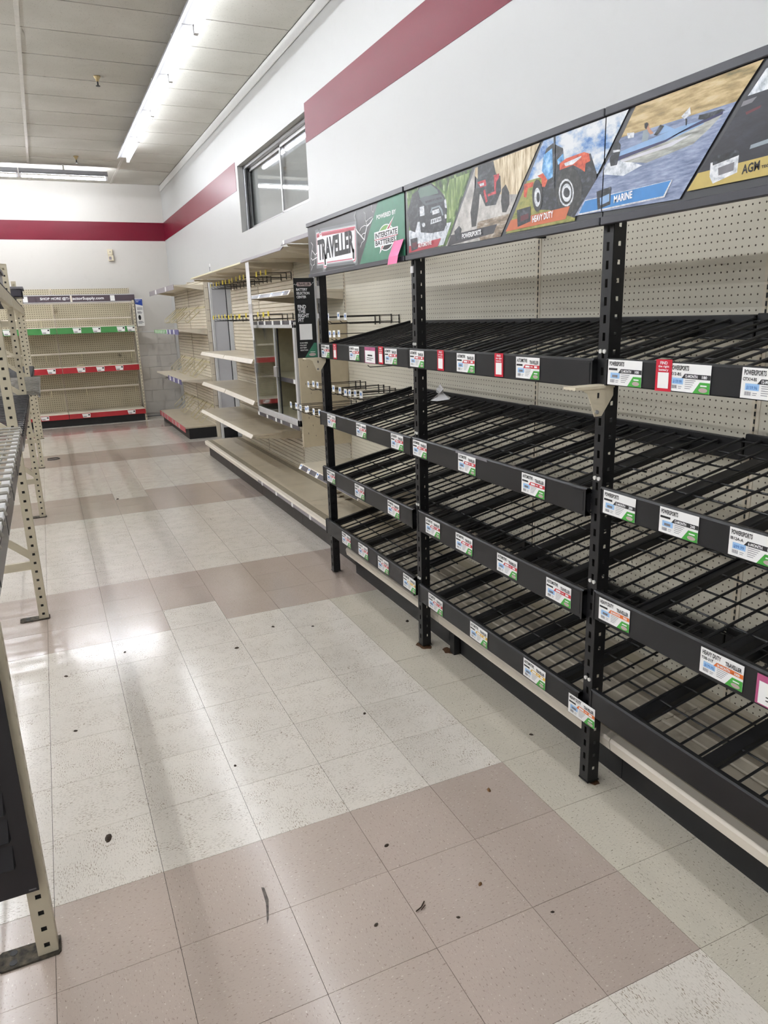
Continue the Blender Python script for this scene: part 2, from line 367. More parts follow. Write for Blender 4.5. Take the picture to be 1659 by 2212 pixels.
# ceiling: substrate, main rails, cross bars, lay-in tiles
ceil = struct(MB().box(XL, XW+0.15, YF, YB+0.1, HC+0.012, HC+0.08).build('ceiling', 'ceiling_tile', origin=(0, 0, HC)))
rx = [0.045+1.2192*k for k in range(-2, 2)]
y0c = 4.40-0.611*2
rows = [y0c+0.611*k for k in range(13)]+[YB]
cols = [(-2.393, -1.174), (-1.174, 0.045), (0.045, 1.264), (1.264, XW)]
for a, b in cols:
    me = MB().box(-(b-a)/2+.008, (b-a)/2-.008, -0.611/2+.0075, 0.611/2-.0075, -0.004, 0.008).mesh('ceiling_tile', 'ceiling_tile')
    for k in range(len(rows)-1):
        yc = (rows[k]+rows[k+1])/2; sy = (rows[k+1]-rows[k])/0.611
        o = inst('ceiling_tile', me, ((a+b)/2, yc, HC), ceil, (random.gauss(0, .0012), random.gauss(0, .0012), 0)); o.scale = (1, sy, 1)
    for k in range(len(rows)-1):
        MB().box(a, b, rows[k]-.013, rows[k]+.013, HC+.001, HC+.011).build('cross_bar', 'joint_shade', ceil)  # bars coloured dark to draw the thin shadow lines between tiles
for x in (-1.174, 0.045, 1.264):
    MB().box(x-.016, x+.016, rows[0], YB, HC-.009, HC+.011).build('main_rail', 'tbar', ceil)
# back wall with painted blocks below a ledge line, red band
wb = struct(MB().box(XL, XW+0.14, YB, YB+0.14, 0, HC).build('wall_back', 'wall_paint_back_lit', origin=(0, YB, 0)))
bz = [1.463-0.2032*k for k in range(8)]
for r in range(7):
    x = 0.95+(0.2 if r % 2 else 0.0)
    while x < XW-0.02:
        x1 = min(x+0.4, XW-0.002); z0 = max(bz[r+1], 0.0)
        if x1-x > 0.03: MB().box(x+.003, x1-.003, YB-.006, YB, z0+.003, bz[r]-.003).build('block', 'block_paint', wb, bevel=0.002)
        x = x1 if x1 < x+0.4 else x+0.4
        if x >= XW-0.003: break
struct(MB().box(0.95, XW-.002, YB-.012, YB, 1.463, 1.478).build('trim_1', 'trim_white'))
struct(MB().box(XL, XW-.002, YB-.0025, YB, 2.975, 3.27).build('trim_2', 'band_red'))
# right wall with a window opening and a doorway recess
WY0, WY1, WZ0, WZ1 = 4.167, 6.435, 2.544, 3.218
DY0, DY1, DZ1 = 7.12, 8.32, 2.12
XT = XW+0.10
m = MB()
m.box(XW, XT, YF, WY0, 0, HC); m.box(XW, XT, WY0, WY1, 0, WZ0); m.box(XW, XT, WY0, WY1, WZ1, HC)
m.box(XW, XT, WY1, DY0, 0, HC); m.box(XW, XT, DY0, DY1, DZ1, HC); m.box(XW, XT, DY1, YB, 0, HC)
wr = struct(m.build('wall_right', 'wall_paint', origin=(XW, 0, 0)))
struct(MB().box(XW-.0025, XW, WY1+0.09, YB-.003, 2.985, 3.275).build('trim_3', 'band_red'))
struct(MB().box(XW-.0025, XW, YF, WY0-.008, 2.985, 3.275).build('trim_4', 'band_red'))
struct(MB().box(XW-.014, XW, YF, YB-.003, HC-.11, HC-.012).build('trim_5', 'trim_white', bevel=0.006))
struct(MB().box(XL-.1, XL, YF, YB, 0, HC).build('wall_left', 'wall_paint'))
struct(MB().box(XL, XT, YF-.1, YF, 0, HC).build('wall_front', 'wall_paint'))
# window_1: reveal lining, outer frame, fixed and sliding sash, panes, room behind
win = struct(empty('window_1', (XT, (WY0+WY1)/2, WZ0)))
m = MB(); x0, x1 = XW+.06, XT+.02
m.box(x0, x1, WY0, WY1, WZ0, WZ0+.03); m.box(x0, x1, WY0, WY1, WZ1-.035, WZ1); m.box(x0, x1, WY0, WY0+.03, WZ0, WZ1); m.box(x0, x1, WY1-.045, WY1, WZ0, WZ1)
m.build('window_frame', 'aluminium', win, bevel=0.003)
ym = 5.16
def sash(name, a, b, xa, xb):
    m = MB(); t = .03
    m.box(xa, xb, a, b, WZ0+.03, WZ0+.06); m.box(xa, xb, a, b, WZ1-.065, WZ1-.035); m.box(xa, xb, a, a+t, WZ0+.03, WZ1-.035); m.box(xa, xb, b-t, b, WZ0+.03, WZ1-.035)
    s_ = m.build(name, 'alu_pale', win, bevel=0.002)
    MB().box((xa+xb)/2-.002, (xa+xb)/2+.002, a+t, b-t, WZ0+.06, WZ1-.065).build('pane', 'window_glass', s_)
sash('sash', WY0+.03, ym+.02, XW+.085, XW+.10); sash('sash', ym-.02, WY1-.045, XW+.105, XW+.12)
MB().box(XW+.065, XW+.08, WY1-.11, WY1-.05, WZ0+.03, WZ1-.035).build('track_seal', 'ink', win)
MB().box(XW+.135, XW+.139, WY0+.01, WY1-.01, WZ0, WZ1).build('pale_backing', 'backing_grey', win)  # pale sheet added behind the glass so the panes look grey and lit
mo = MB(); X2 = XT+1.9
mo.box(X2, X2+.05, WY0-.8, WY1+.8, 1.2, HC); mo.box(XT+.03, X2, WY0-.85, WY0-.8, 1.2, HC); mo.box(XT+.03, X2, WY1+.8, WY1+.85, 1.2, HC); mo.box(XT+.03, X2, WY0-.8, WY1+.8, HC, HC+.05); mo.box(XT+.03, X2, WY0-.8, WY1+.8, 1.15, 1.2)
struct(mo.build('wall_office', 'office_grey'))
# doorway recess
dr = struct(empty('door_1', (XT+.2, (DY0+DY1)/2, 0)))
MB().box(XT+.19, XT+.23, DY0, DY1, 0, DZ1).build('door_leaf', 'column_grey', dr)
MB().box(XW+.001, XT+.19, DY1-.008, DY1-.001, 0.15, DZ1).build('jamb_panel', 'column_grey', dr)
MB().box(XW+.001, XT+.085, DY1-.012, DY1-.001, 0, 0.15).build('jamb_base', 'black_kick', dr)
MB().box(XT+.085, XT+.095, DY1-.0095, DY1-.008, 0, DZ1).build('jamb_gap', 'ink', dr)
MB().box(XT+.097, XT+.185, DY1-.016, DY1-.008, 0, DZ1).build('inner_casing', 'trim_white', dr)
MB().box(XW-.03, XW-.0005, DY1-.015, DY1+.03, 0, DZ1+.05).build('casing', 'trim_white', dr)
MB().box(XW-.02, XT+.19, DY0+.001, DY0+.02, 0, DZ1).build('near_jamb', 'trim_white', dr)
MB().box(XW+.001, XT+.19, DY0+.02, DY1-.016, DZ1-.02, DZ1-.001).build('head_jamb', 'trim_white', dr)

# ================================================================== LIGHTS: suspended strip fixtures with one bare tube each
def make_strip(L=1.19, nseg=10, glow='tube_glow'):
    r = empty('strip_light', (0, 0, 0))
    m = MB(); m.box(-.055, .06, -L/2, L/2, 0.05, 0.10); m.add([(-.075, -L/2, .035), (-.055, -L/2, .055), (-.055, L/2, .055), (-.075, L/2, .035)], [(0, 1, 2, 3)])
    m.build('housing', 'fixture_white', r)
    MB().add([(-.085, -L/2, .03), (-.05, -L/2, .05), (.05, -L/2, .052), (.06, -L/2, .05), (-.085, L/2, .03), (-.05, L/2, .05), (.05, L/2, .052), (.06, L/2, .05)],
             [(0, 1, 5, 4), (1, 2, 6, 5), (2, 3, 7, 6)]).build('reflector', 'fixture_white', r, thick=0.0015)
    MB().tube([(.052, -L/2+.03, 0.012), (.052, L/2-.03, 0.012)], .0165, nseg).build('tube', glow, r, smooth=True)
    for s_ in (-1, 1): MB().box(.035, .068, s_*(L/2-.014)-.012, s_*(L/2-.014)+.012, -.008, .052).build('lamp_holder', 'plastic_white', r)
    MB().box(-.02, .0, -.012, .012, .10, .178).build('hanger', 'tbar', r)
    return r
ZT = 3.688
strip0 = make_strip()
def place(root, loc, rz, label, grp):
    root.location = loc; root.rotation_euler = (0, 0, rz); tag(root, label, 'light', grp)
first = True
def strip(loc, rz, label, grp, src=None):
    global first
    o = copy_tree(src) if src else (strip0 if first else copy_tree(strip0))
    if not src: first = False
    place(o, loc, rz, label, grp); return o
k = 0; y = 8.38
while y > -8:
    vis = y > 3.4
    strip((1.19, y, ZT), 0, ('%s bare tube light from the back wall in the long row beside the right wall' % ORD[k]) if vis else 'bare tube light of the right wall row, over or behind the viewer', 'tube lights in the row along the right wall')
    y -= 1.2; k += 1
k = 0; src_ = strip0; stripb = make_strip(1.19, 10, 'tube_glow_back'); usedb = False
for x in (0.50, -0.70, -1.9, -3.1, -4.3, -5.5):
    o_ = copy_tree(stripb) if usedb else stripb; usedb = True
    place(o_, (x, 10.33, ZT), math.pi/2, ['tube light at the right end of the row across the back wall', 'second tube light from the right in the row across the back wall'][k] if k < 2 else 'tube light of the back wall row beyond the left edge', 'tube lights in the row along the back wall'); k += 1
near_, far_ = make_strip(2.39, 6, 'tube_glow_left'), make_strip(2.39, 6, 'tube_glow_far'); taken = set()
for x in (-1.23, -3.65, -6.07, -8.5):
    src = near_ if x > -2 else far_
    y = 9.3
    while y > -7.2:
        o = copy_tree(src) if src.name in taken else src
        taken.add(src.name)
        place(o, (x, y, ZT), 0, 'long bare tube light in the ceiling row over the tan rack' if x > -2 else 'long bare tube light in a ceiling row far to the left', 'tube lights over the tan rack' if x > -2 else 'tube lights far to the left')
        y -= 2.4
# sprinkler heads
for n, (x, y) in enumerate(((0.69, 6.07), (0.65, 9.7))):
    r = empty('sprinkler_head', (x, y, HC)); tag(r, ['brass ceiling sprinkler head nearer the viewer', 'brass ceiling sprinkler head in front of the back wall lights'][n], 'sprinkler', 'ceiling sprinklers')
    MB().lathe((x, y, HC), [(.033, -.004), (.033, -.012), (.018, -.03), (.012, -.05)]).build('escutcheon', 'brass', r, smooth=True)
    MB().tube([(x, y, HC-.05), (x, y, HC-.085)], .007, 8).build('stem', 'ink', r)
    MB().lathe((x, y, HC), [(.02, -.085), (.02, -.09), (.004, -.092)]).build('deflector', 'ink', r)

# ================================================================== GONDOLA SHELVING ALONG THE RIGHT WALL (right of the doorway)
XP = 2.02                                                   # face of the back panels
UY = [7.05, 5.82, 4.60, 3.375, 2.156, 0.937, -0.282, -1.50]  # uprights
def slat_panel(mb, x, y0, y1, z0, z1, pitch=0.038):
    """horizontal slats with V grooves, one sheet"""
    z = z0; V = []
    while z < z1-.001:
        t = min(z+pitch, z1); V += [(x, z), (x, t-.010), (x+.011, t-.006)]; z = t
    V.append((x, z1)); n = len(V)
    mb.add([(a, y0, b) for a, b in V]+[(a, y1, b) for a, b in V], [(i, i+1, n+i+1, n+i) for i in range(n-1)])
def g_shelf(parent, y0, y1, xf, z, lipm='cream_light', top='cream_metal', lip=0.035, name='shelf', tilt=0.0, drop=0.0):
    """metal shelf: plate, sloping front lip, two end brackets; drop lowers the near front corner"""
    m = MB()
    m.add([(xf, y0, z-drop), (XP-.004, y0, z), (XP-.004, y1, z), (xf, y1, z), (xf, y0, z-.012-drop), (XP-.004, y0, z-.02), (XP-.004, y1, z-.02), (xf, y1, z-.012)],
          [(0, 1, 2, 3), (4, 7, 6, 5), (0, 4, 5, 1), (2, 6, 7, 3), (1, 5, 6, 2), (0, 3, 7, 4)])
    s_ = m.build(name, top, parent)
    l = MB().add([(xf, y0, z+.002-drop), (xf-.022, y0, z-lip-drop), (xf-.019, y0, z-lip-.003-drop), (xf+.004, y0, z-.004-drop), (xf, y1, z+.002), (xf-.022, y1, z-lip), (xf-.019, y1, z-lip-.003), (xf+.004, y1, z-.004)],
                 [(0, 1, 5, 4), (1, 2, 6, 5), (2, 3, 7, 6), (3, 0, 4, 7), (0, 3, 2, 1), (4, 5, 6, 7)]).build('front_lip', lipm, s_)
    for y in (y0+.006, y1-.006):
        MB().prism([(xf+.02, z-.02), (XP-.004, z-.02), (XP-.004, z-.075), (XP-.06, z-.07), (xf+.03, z-.035)], lambda p, q, h: (p, h, q), y-.0015, y+.0015).build('bracket', top, s_)
    return s_
def strip_tags(parent, y0, y1, xf, z, lip, ys, stripm='strip_dark', tagm='paper', w=0.045):
    """label strip on a shelf lip and small price tags on it"""
    def P(y, t, o): return (xf-.022*t/lip*1.0-.0015-o, y, z-t)
    MB().add([P(y0, .004, 0), P(y1, .004, 0), P(y1, lip-.002, 0), P(y0, lip-.002, 0)], [(0, 1, 2, 3)]).build('label_strip', stripm, parent, thick=.001)
    for y in ys:
        t = MB().add([P(y-w/2, .002, .0015), P(y+w/2, .002, .0015), P(y+w/2, lip, .0015), P(y-w/2, lip, .0015)], [(0, 1, 2, 3)]).build('price_tag', tagm, parent, thick=.0006)
        MB().add([P(y-w*.3, .006, .0024), P(y+w*.3, .006, .0024), P(y+w*.3, lip*.45, .0024), P(y-w*.3, lip*.45, .0024)], [(0, 1, 2, 3)]).build('tag_print', 'tag_blue', t)
def upright(parent, y, z0, z1):
    u = MB().box(XP-.003, XP+.03, y-.016, y+.016, z0, z1).build('upright', 'cream_metal', parent)
    MB().box(XP-.0045, XP-.003, y-.003, y+.003, z0+.2, z1-.02).build('slot_row', 'slot_strip', u)

ga = empty('gondola_shelving', (XP-.2, 4.6, 0))
tag(ga, 'long cream wall shelving run with slatted and perforated backs behind the black battery rack', 'shelving')
for k in range(7):
    a, b = UY[k+1]+.016, UY[k]-.016
    m = MB()
    if k < 2: slat_panel(m, XP, a, b, .17, 2.16); m.build('slat_panel', 'cream_metal', ga, thick=.002)
    else: m.box(XP, XP+.012, a, b, .17, 2.16).build('peg_panel', 'pegboard', ga)
for y in UY: upright(ga, y, 0.0, 2.18)
# base decks and kick plates: far part (to y 2.2) and the part under the black rack, set a little further out
def base(y0, y1, xl, xk, z, kick, nseg, deckm='deck_cream', perf=True, lipcol='cream_light'):
    st = (y1-y0)/nseg
    for k in range(nseg):
        a, b = y0+k*st+.0015, y0+(k+1)*st-.0015
        d = MB().add([(xl+.03, a, z), (XP, a, z), (XP, b, z), (xl+.03, b, z), (xl+.03, a, z-.03), (XP, a, z-.03), (XP, b, z-.03), (xl+.03, b, z-.03)],
                     [(0, 1, 2, 3), (4, 7, 6, 5), (0, 4, 5, 1), (1, 5, 6, 2), (2, 6, 7, 3), (3, 7, 4, 0)]).build('base_deck', deckm, ga)
        MB().add([(xl+.03, a, z), (xl, a, z-.004), (xl-.006, a, z-.016), (xl, a, z-.05), (xl+.02, a, z-.05), (xl+.03, b, z), (xl, b, z-.004), (xl-.006, b, z-.016), (xl, b, z-.05), (xl+.02, b, z-.05)],
                 [(0, 1, 6, 5), (1, 2, 7, 6), (2, 3, 8, 7), (3, 4, 9, 8), (0, 4, 3, 2, 1), (5, 6, 7, 8, 9)]).build('deck_lip', lipcol, d)
        if perf: MB().box(xl+.03, xl+.085, a, b, z, z+.0008).build('perforated_edge', 'perf_deck', d); MB().box(XP-.09, XP-.03, a, b, z, z+.0008).build('perforated_edge', 'perf_deck', d)
        MB().box(xk, xk+.02, a, b, 0, z-.045).build('kick_plate', kick, ga)
        if deckm == 'deck_dusty':
            for q in range(6): MB().add([(1.585+.058*q, a, z), (1.591+.058*q, a, z+.005), (1.603+.058*q, a, z+.005), (1.609+.058*q, a, z), (1.585+.058*q, b, z), (1.591+.058*q, b, z+.005), (1.603+.058*q, b, z+.005), (1.609+.058*q, b, z)], [(0, 1, 5, 4), (1, 2, 6, 5), (2, 3, 7, 6)]).build('deck_rib', deckm, d)
base(2.21, 7.05, 1.545, 1.59, .19, 'brown_kick', 4)
base(-1.50, 2.17, 1.475, 1.535, .185, 'black_kick', 3, 'deck_dusty')
# label strip on the near half of the far deck lip
m = MB().box(1.5365, 1.538, 2.25, 4.55, .145, .172).build('label_strip', 'strip_grey', ga)
for y in (4.4, 3.95, 3.5, 3.06, 2.6): MB().box(1.5345, 1.5365, y-.02, y+.02, .143, .174).build('price_tag', 'paper', ga)
for y in (0.86,): MB().box(1.50, 1.53, y-.02, y+.02, 0, .135).build('leg_bracket', 'black_kick', ga)
# canopy shelves on top
c1 = g_shelf(ga, 5.83, 7.05, 1.57, 2.105, 'cream_wire', 'cream_metal', .016, 'canopy_shelf')
c2 = g_shelf(ga, 4.61, 5.81, 1.57, 2.105, 'cream_wire', 'cream_metal', .016, 'canopy_shelf')
c3 = g_shelf(ga, 3.385, 4.59, 1.56, 2.115, 'strip_grey', 'cream_metal', .024, 'canopy_shelf')
c4 = g_shelf(ga, 2.17, 3.365, 1.56, 2.15, 'strip_grey', 'cream_metal', .03, 'canopy_shelf')
MB().box(1.536, 1.5375, 3.27, 3.31, 2.122, 2.148).build('price_tag', 'paper', c4)
for yy in (6.4, 5.2, 4.0):
    MB().prism([(1.62, 2.085), (2.0, 2.085), (2.0, 2.03), (1.9, 2.05)], lambda p, q, h: (p, h, q), yy-.002, yy+.002).build('bracket', 'cream_metal', c2)
# white lipped shelves in the two slatted bays
g_shelf(ga, 5.83, 7.03, 1.605, 1.26, 'cream_light'); g_shelf(ga, 4.64, 5.81, 1.605, 1.26, 'cream_light')
g_shelf(ga, 5.83, 7.03, 1.59, .905, 'cream_light', 'deck_cream'); g_shelf(ga, 4.64, 5.81, 1.59, .905, 'cream_light', 'deck_cream', drop=0.02)
g_shelf(ga, 5.83, 7.03, 1.545, .575, 'cream_light', 'deck_cream', .03); g_shelf(ga, 4.63, 5.82, 1.545, .575, 'cream_light', 'deck_cream', .03)
sd = g_shelf(ga, 3.39, 4.585, 1.60, 1.815, 'cream_light', 'cream_metal', .034)
strip_tags(sd, 3.42, 4.57, 1.60, 1.815, .034, (4.56, 4.22, 3.86, 3.55), w=.05)
se = g_shelf(ga, 2.17, 3.37, 1.59, .515, 'cream_light', 'cream_metal', .036)
strip_tags(se, 2.19, 3.36, 1.59, .515, .036, (3.34, 3.15, 2.96), w=.05)

# locking display case hung in the third bay
CY0, CY1, CX, CZ0, CZ1 = 3.372, 4.588, 1.60, .80, 1.585
ca = empty('display_case', (CX+.2, (CY0+CY1)/2, CZ0)); tag(ca, 'aluminium framed glass display case with beige side panel hung on the shelving', 'display case')
MB().box(1.99, 2.012, CY0, CY1, CZ0+.03, CZ1).build('back_panel', 'cabinet_inside', ca)
MB().box(CX+.02, 2.0155, CY0-.018, CY0+.012, CZ0-.16, CZ1).build('side_panel', 'cabinet_side', ca)
for z, y, a in ((1.3, .05, .3), (1.25, .08, -.5), (1.12, .06, .8), (1.05, .1, .4), (.86, .07, 1.0), (.8, .1, .7), (.74, .06, .9), (.72, .12, .5), (.95, .2, .2)):
    MB().box(CX+y, CX+y+.004, CY0-.0186, CY0-.018, z, z+.003+.012*abs(a)).build('scratch', 'scuff', ca)
MB().box(CX+.02, 2.012, CY1-.012, CY1, CZ0, CZ1).build('side_panel', 'cabinet_inside', ca)
MB().box(CX+.01, 2.0, CY0+.012, CY1-.012, CZ0+.015, CZ0+.03).build('case_floor', 'cabinet_inside', ca)
MB().box(CX+.01, 2.0, CY0+.012, CY1-.012, CZ1-.02, CZ1-.008).build('case_top', 'cabinet_inside', ca)
m = MB(); t = .045
m.box(CX, CX+.02, CY0, CY0+t, CZ0, CZ1); m.box(CX, CX+.02, CY1-t*.5, CY1, CZ0, CZ1); m.box(CX, CX+.02, CY0, CY1, CZ1-t, CZ1-.018); m.box(CX, CX+.02, CY0, CY1, CZ0+.0, CZ0+t*1.1)
m.build('door_frame', 'alu_pale', ca, bevel=.002)
MB().box(CX, CX+.022, CY0+.01, CY1, CZ1-.018, CZ1+.012).build('label_strip', 'strip_dark', ca)
MB().box(CX-.004, CX+.0, CY0+.01, CY1, CZ0-.03, CZ0).build('label_strip', 'strip_dark', ca)
for y in (4.56, 4.37, 4.16, 3.92, 3.68, 3.45): MB().box(CX-.002, CX, y-.022, y+.022, CZ1-.02, CZ1+.012).build('price_tag', 'paper', ca)
for y in (4.55, 4.27, 4.0, 3.85, 3.58): MB().box(CX-.006, CX-.004, y-.022, y+.022, CZ0-.03, CZ0).build('price_tag', 'paper', ca)
yc = 3.93
d1 = MB().box(CX+.004, CX+.010, yc-.01, CY1-t*.5, CZ0+.05, CZ1-t).build('glass_door', 'case_glass', ca)
d2 = MB().box(CX+.012, CX+.018, yc-.06, yc+.55, CZ0+.05, CZ1-t).build('glass_door', 'case_glass', ca)
MB().box(CX, CX+.012, yc-.016, yc-.004, CZ0+.05, CZ1-t).build('door_edge', 'alu_pale', d1)
MB().box(CX+.011, CX+.022, yc-.066, yc-.056, CZ0+.05, CZ1-t).build('door_edge', 'ink', d2)
MB().box(CX-.012, CX+.014, yc-.055, yc+.02, 1.15, 1.235).build('lock_clip', 'aluminium', ca, bevel=.003)
MB().box(CX-.008, CX+.014, CY1-.05, CY1-.005, 1.15, 1.235).build('lock_clip', 'aluminium', ca, bevel=.003)
sh = MB().box(CX+.05, 1.99, CY0+.02, CY1-.02, 1.125, 1.14).build('inner_shelf', 'cabinet_inside', ca)
MB().box(CX+.044, CX+.05, CY0+.03, CY1-.03, 1.112, 1.146).build('label_strip', 'strip_dark', sh)
MB().box(CX+.042, CX+.044, 3.55, 3.6, 1.112, 1.146).build('price_tag', 'paper', sh)

# peg hooks: upper wire with price tag, lower wire with turned-up tip, back plate
def make_hook(L, wirem, tagm, prnt):
    r = empty('peg_hook', (0, 0, 0))
    MB().tube([(0, 0, -.03), (-L*.95, 0, -.03), (-L, 0, -.018)], .0028, 5).tube([(0, 0, 0.012), (-.03, 0, .012), (-L*1.02, 0, .012)], .0022, 5).tube([(-.004, 0, .016), (-.004, 0, -.045)], .004, 5).build('wire', wirem, r)
    t = MB().box(-L*1.02-.002, -L*1.02, -.022, .022, -.008, .036).build('price_tag', tagm, r)
    if prnt: MB().box(-L*1.02-.003, -L*1.02-.002, -.010, .010, .008, .026).build('tag_print', 'tag_blue', t)
    return r
R1 = [6.138, 6.01, 5.885, 5.73, 5.59, 5.443, 5.312, 5.168, 5.002, 4.864, 4.731, 4.601, 4.298, 4.145, 4.013]
R2 = [6.162, 6.026, 5.877, 5.73, 5.597, 5.447, 5.313, 5.173, 5.033, 4.949, 4.752, 4.331, 4.186, 4.033]
hk = make_hook(0.235, 'hook_black', 'yellow_tag', False); fst = True
for row, z, lab in ((R1, 2.005, '%s yellow tagged wire hook from the left, upper row under the canopy shelf'), (R2, 1.64, '%s yellow tagged wire hook from the left, lower row above the shelves')):
    for hn, y in enumerate(row):
        o = hk if fst else copy_tree(hk); fst = False
        yy = (y+1.971)*1.106-1.971
        o.location = (XP-.002, yy, z+random.uniform(-.006, .006)); o.rotation_euler = (0, 0, random.gauss(0, .05)); tag(o, lab % ORD[hn], 'hook', 'yellow tagged hooks, '+('upper row' if z > 1.8 else 'lower row'))
ROWS = [([2.809, 2.731, 2.543, 2.425], 1.60, .37, 'top row of blue tagged hooks'), ([2.723, 2.637, 2.539], 1.49, .37, 'second row of blue tagged hooks'),
        ([3.214, 3.121, 3.021, 2.789, 2.701, 2.602, 2.511, 2.406, 2.312, 2.235], 1.125, .37, 'third and longest row of blue tagged hooks'), ([3.32, 3.217, 3.111, 3.009, 2.906, 2.802, 2.702], .97, .48, 'lowest row of blue tagged hooks')]
for ys, z, L, lab in ROWS:
    h0 = make_hook(L, 'hook_black', 'paper', True)
    for n, y in enumerate(ys):
        o = h0 if n == 0 else copy_tree(h0); o.location = (XP-.002, y, z+random.uniform(-.006, .006)); o.rotation_euler = (0, 0, random.gauss(0, .04))
        tag(o, ORD[n]+' wire hook from left in the '+lab, 'hook', lab)
o = make_hook(0.3, 'hook_black', 'paper', False); o.location = (XP-.002, 2.28, 1.33); tag(o, 'single wire peg hook hanging just below the top front beam of the black rack', 'hook')
# white hanging clip strip and its small holder
cs = empty('hanging_strip', (1.55, 4.4, 1.45)); tag(cs, 'white plastic merchandising strip hanging from the canopy shelf edge', 'strip')
MB().box(1.553, 1.556, 4.36, 4.47, 1.62, 2.085).build('strip_body', 'plastic_white', cs)
MB().prism([(4.36, 1.62), (4.47, 1.62), (4.47, 1.60), (4.38, 1.44), (4.36, 1.44)], lambda p, q, h: (h, p, q), 1.553, 1.556).build('strip_tail', 'plastic_white', cs)
MB().box(1.535, 1.553, 4.30, 4.40, 1.66, 1.74).build('holder', 'clear_film', cs)
cl = empty('sign_clip', (1.58, 6.0, 2.106)); tag(cl, 'tiny upright sign clip standing on top of the canopy shelf', 'clip')
MB().box(1.58, 1.583, 6.0, 6.06, 2.106, 2.19).build('plate', 'plastic_white', cl); MB().box(1.578, 1.58, 6.02, 6.03, 2.115, 2.16).build('slot', 'grey_ink', cl); MB().box(1.578, 1.58, 6.04, 6.05, 2.115, 2.16).build('slot', 'grey_ink', cl)
# dry leaf bits on the base deck
for n, (x, y) in enumerate(((1.93, 3.42), (1.96, 3.55), (1.95, 3.3))):
    m = MB(); pts = [(x+.03*math.cos(a)*(1+.4*math.sin(3*a)), y+.02*math.sin(a)) for a in [k*.7 for k in range(9)]]
    m.add([(p, q, .192+.006*random.random()) for p, q in pts]+[(x, y, .20)], [(k, (k+1) % 9, 9) for k in range(9)])
    tag(m.build('dry_leaf', 'leaf_dry'), 'curled brown dry leaf lying on the base deck behind the end post', 'leaf', 'dry leaves on the deck')

# ================================================================== SLATTED SHELVING LEFT OF THE DOORWAY
XQ, QY0, QY1 = 1.99, 8.50, 10.95; QM = (QY0+QY1)/2
gs = empty('slat_shelving', (XQ-.2, QM, 0)); tag(gs, 'cream slatted wall shelving with wire arms standing near the back corner', 'shelving')
for a, b in ((QY0, QM-.008), (QM+.008, QY1)):
    m = MB(); slat_panel(m, XQ, a, b, .17, 2.17, .042); m.build('slat_panel', 'cream_metal', gs, thick=.002)
for y in (QY0-.02, QM, QY1+.02):
    u = MB().box(XQ-.002, XQ+.05, y-.018, y+.018, 0, 2.19).build('upright', 'cream_metal', gs)
    MB().box(XQ-.004, XQ-.002, y-.004, y+.004, .2, 2.16).build('slot_row', 'slot_strip', u)
MB().box(XQ-.0, XQ+.05, QY0-.042, QY0-.038, 0, 2.19).build('end_cover', 'cream_metal', gs)
for k in range(13): MB().box(XQ+.005, XQ+.047, QY0-.0435, QY0-.042, .3+.146*k, .304+.146*k).build('cover_notch', 'scuff', gs)
XPs = XP
def q_shelf(z, xf, stripm, name='shelf', tags=(), h=.05, y0=QY0, y1=QY1):
    m = MB().box(xf, XQ-.003, y0+.004, y1-.004, z-.018, z); s_ = m.build(name, 'cream_metal', gs)
    for y in (y0+.008, y1-.008):
        MB().prism([(xf+.02, z-.015), (XQ-.004, z-.015), (XQ-.004, z-.07), (XQ-.06, z-.065)], lambda p, q, hh: (p, hh, q), y-.002, y+.002).build('bracket', 'cream_metal', s_)
    if stripm: MB().box(xf-.004, xf, stripm[1], stripm[2], z-h, z+.008).build('label_strip', stripm[0], s_)
    for y, wd in tags: MB().box(xf-.006, xf-.004, y-wd/2, y+wd/2, z-h+.004, z+.004).build('price_tag', 'paper', s_)
    return s_
q_shelf(2.10, 1.592, ('strip_grey', QY0+.005, QY1-.005), 'top_shelf', ((10.2, .12), (9.2, .1)), .062)
q_shelf(1.505, 1.60, ('strip_purple', QY0+.01, 9.6), 'shelf', ((8.9, .07), (9.25, .07), (9.55, .07)), .06)
MB().box(1.596, 1.60, 9.62, 10.9, 1.45, 1.505).build('label_strip', 'label_green', gs)
for k in range(7): MB().box(1.594, 1.596, 9.7+.17*k, 9.78+.17*k, 1.452, 1.5).build('price_tag', 'plastic_white', gs)
q_shelf(.825, 1.57, ('strip_purple', QY0+.02, 9.7), 'shelf', ((8.75, .08), (9.15, .08), (9.5, .08)), .062)
d = MB().box(1.555, XQ-.003, QY0, QY1, .15, .17).build('base_deck', 'deck_cream', gs)
MB().box(1.549, 1.555, QY0, QY1, .095, .17).build('label_strip', 'strip_pink', d)
for y in (10.7, 10.4, 10.1, 9.6, 9.3, 9.0): MB().box(1.547, 1.549, y-.05, y+.05, .10, .165).build('price_tag', 'logo_mauve', d)
MB().box(1.60, 1.62, QY0, QY1, 0, .15).build('kick_plate', 'black_kick', gs)
MB().box(1.60, XQ+.02, QY0-.005, QY0, 0, .15).build('end_kick', 'black_kick', gs)
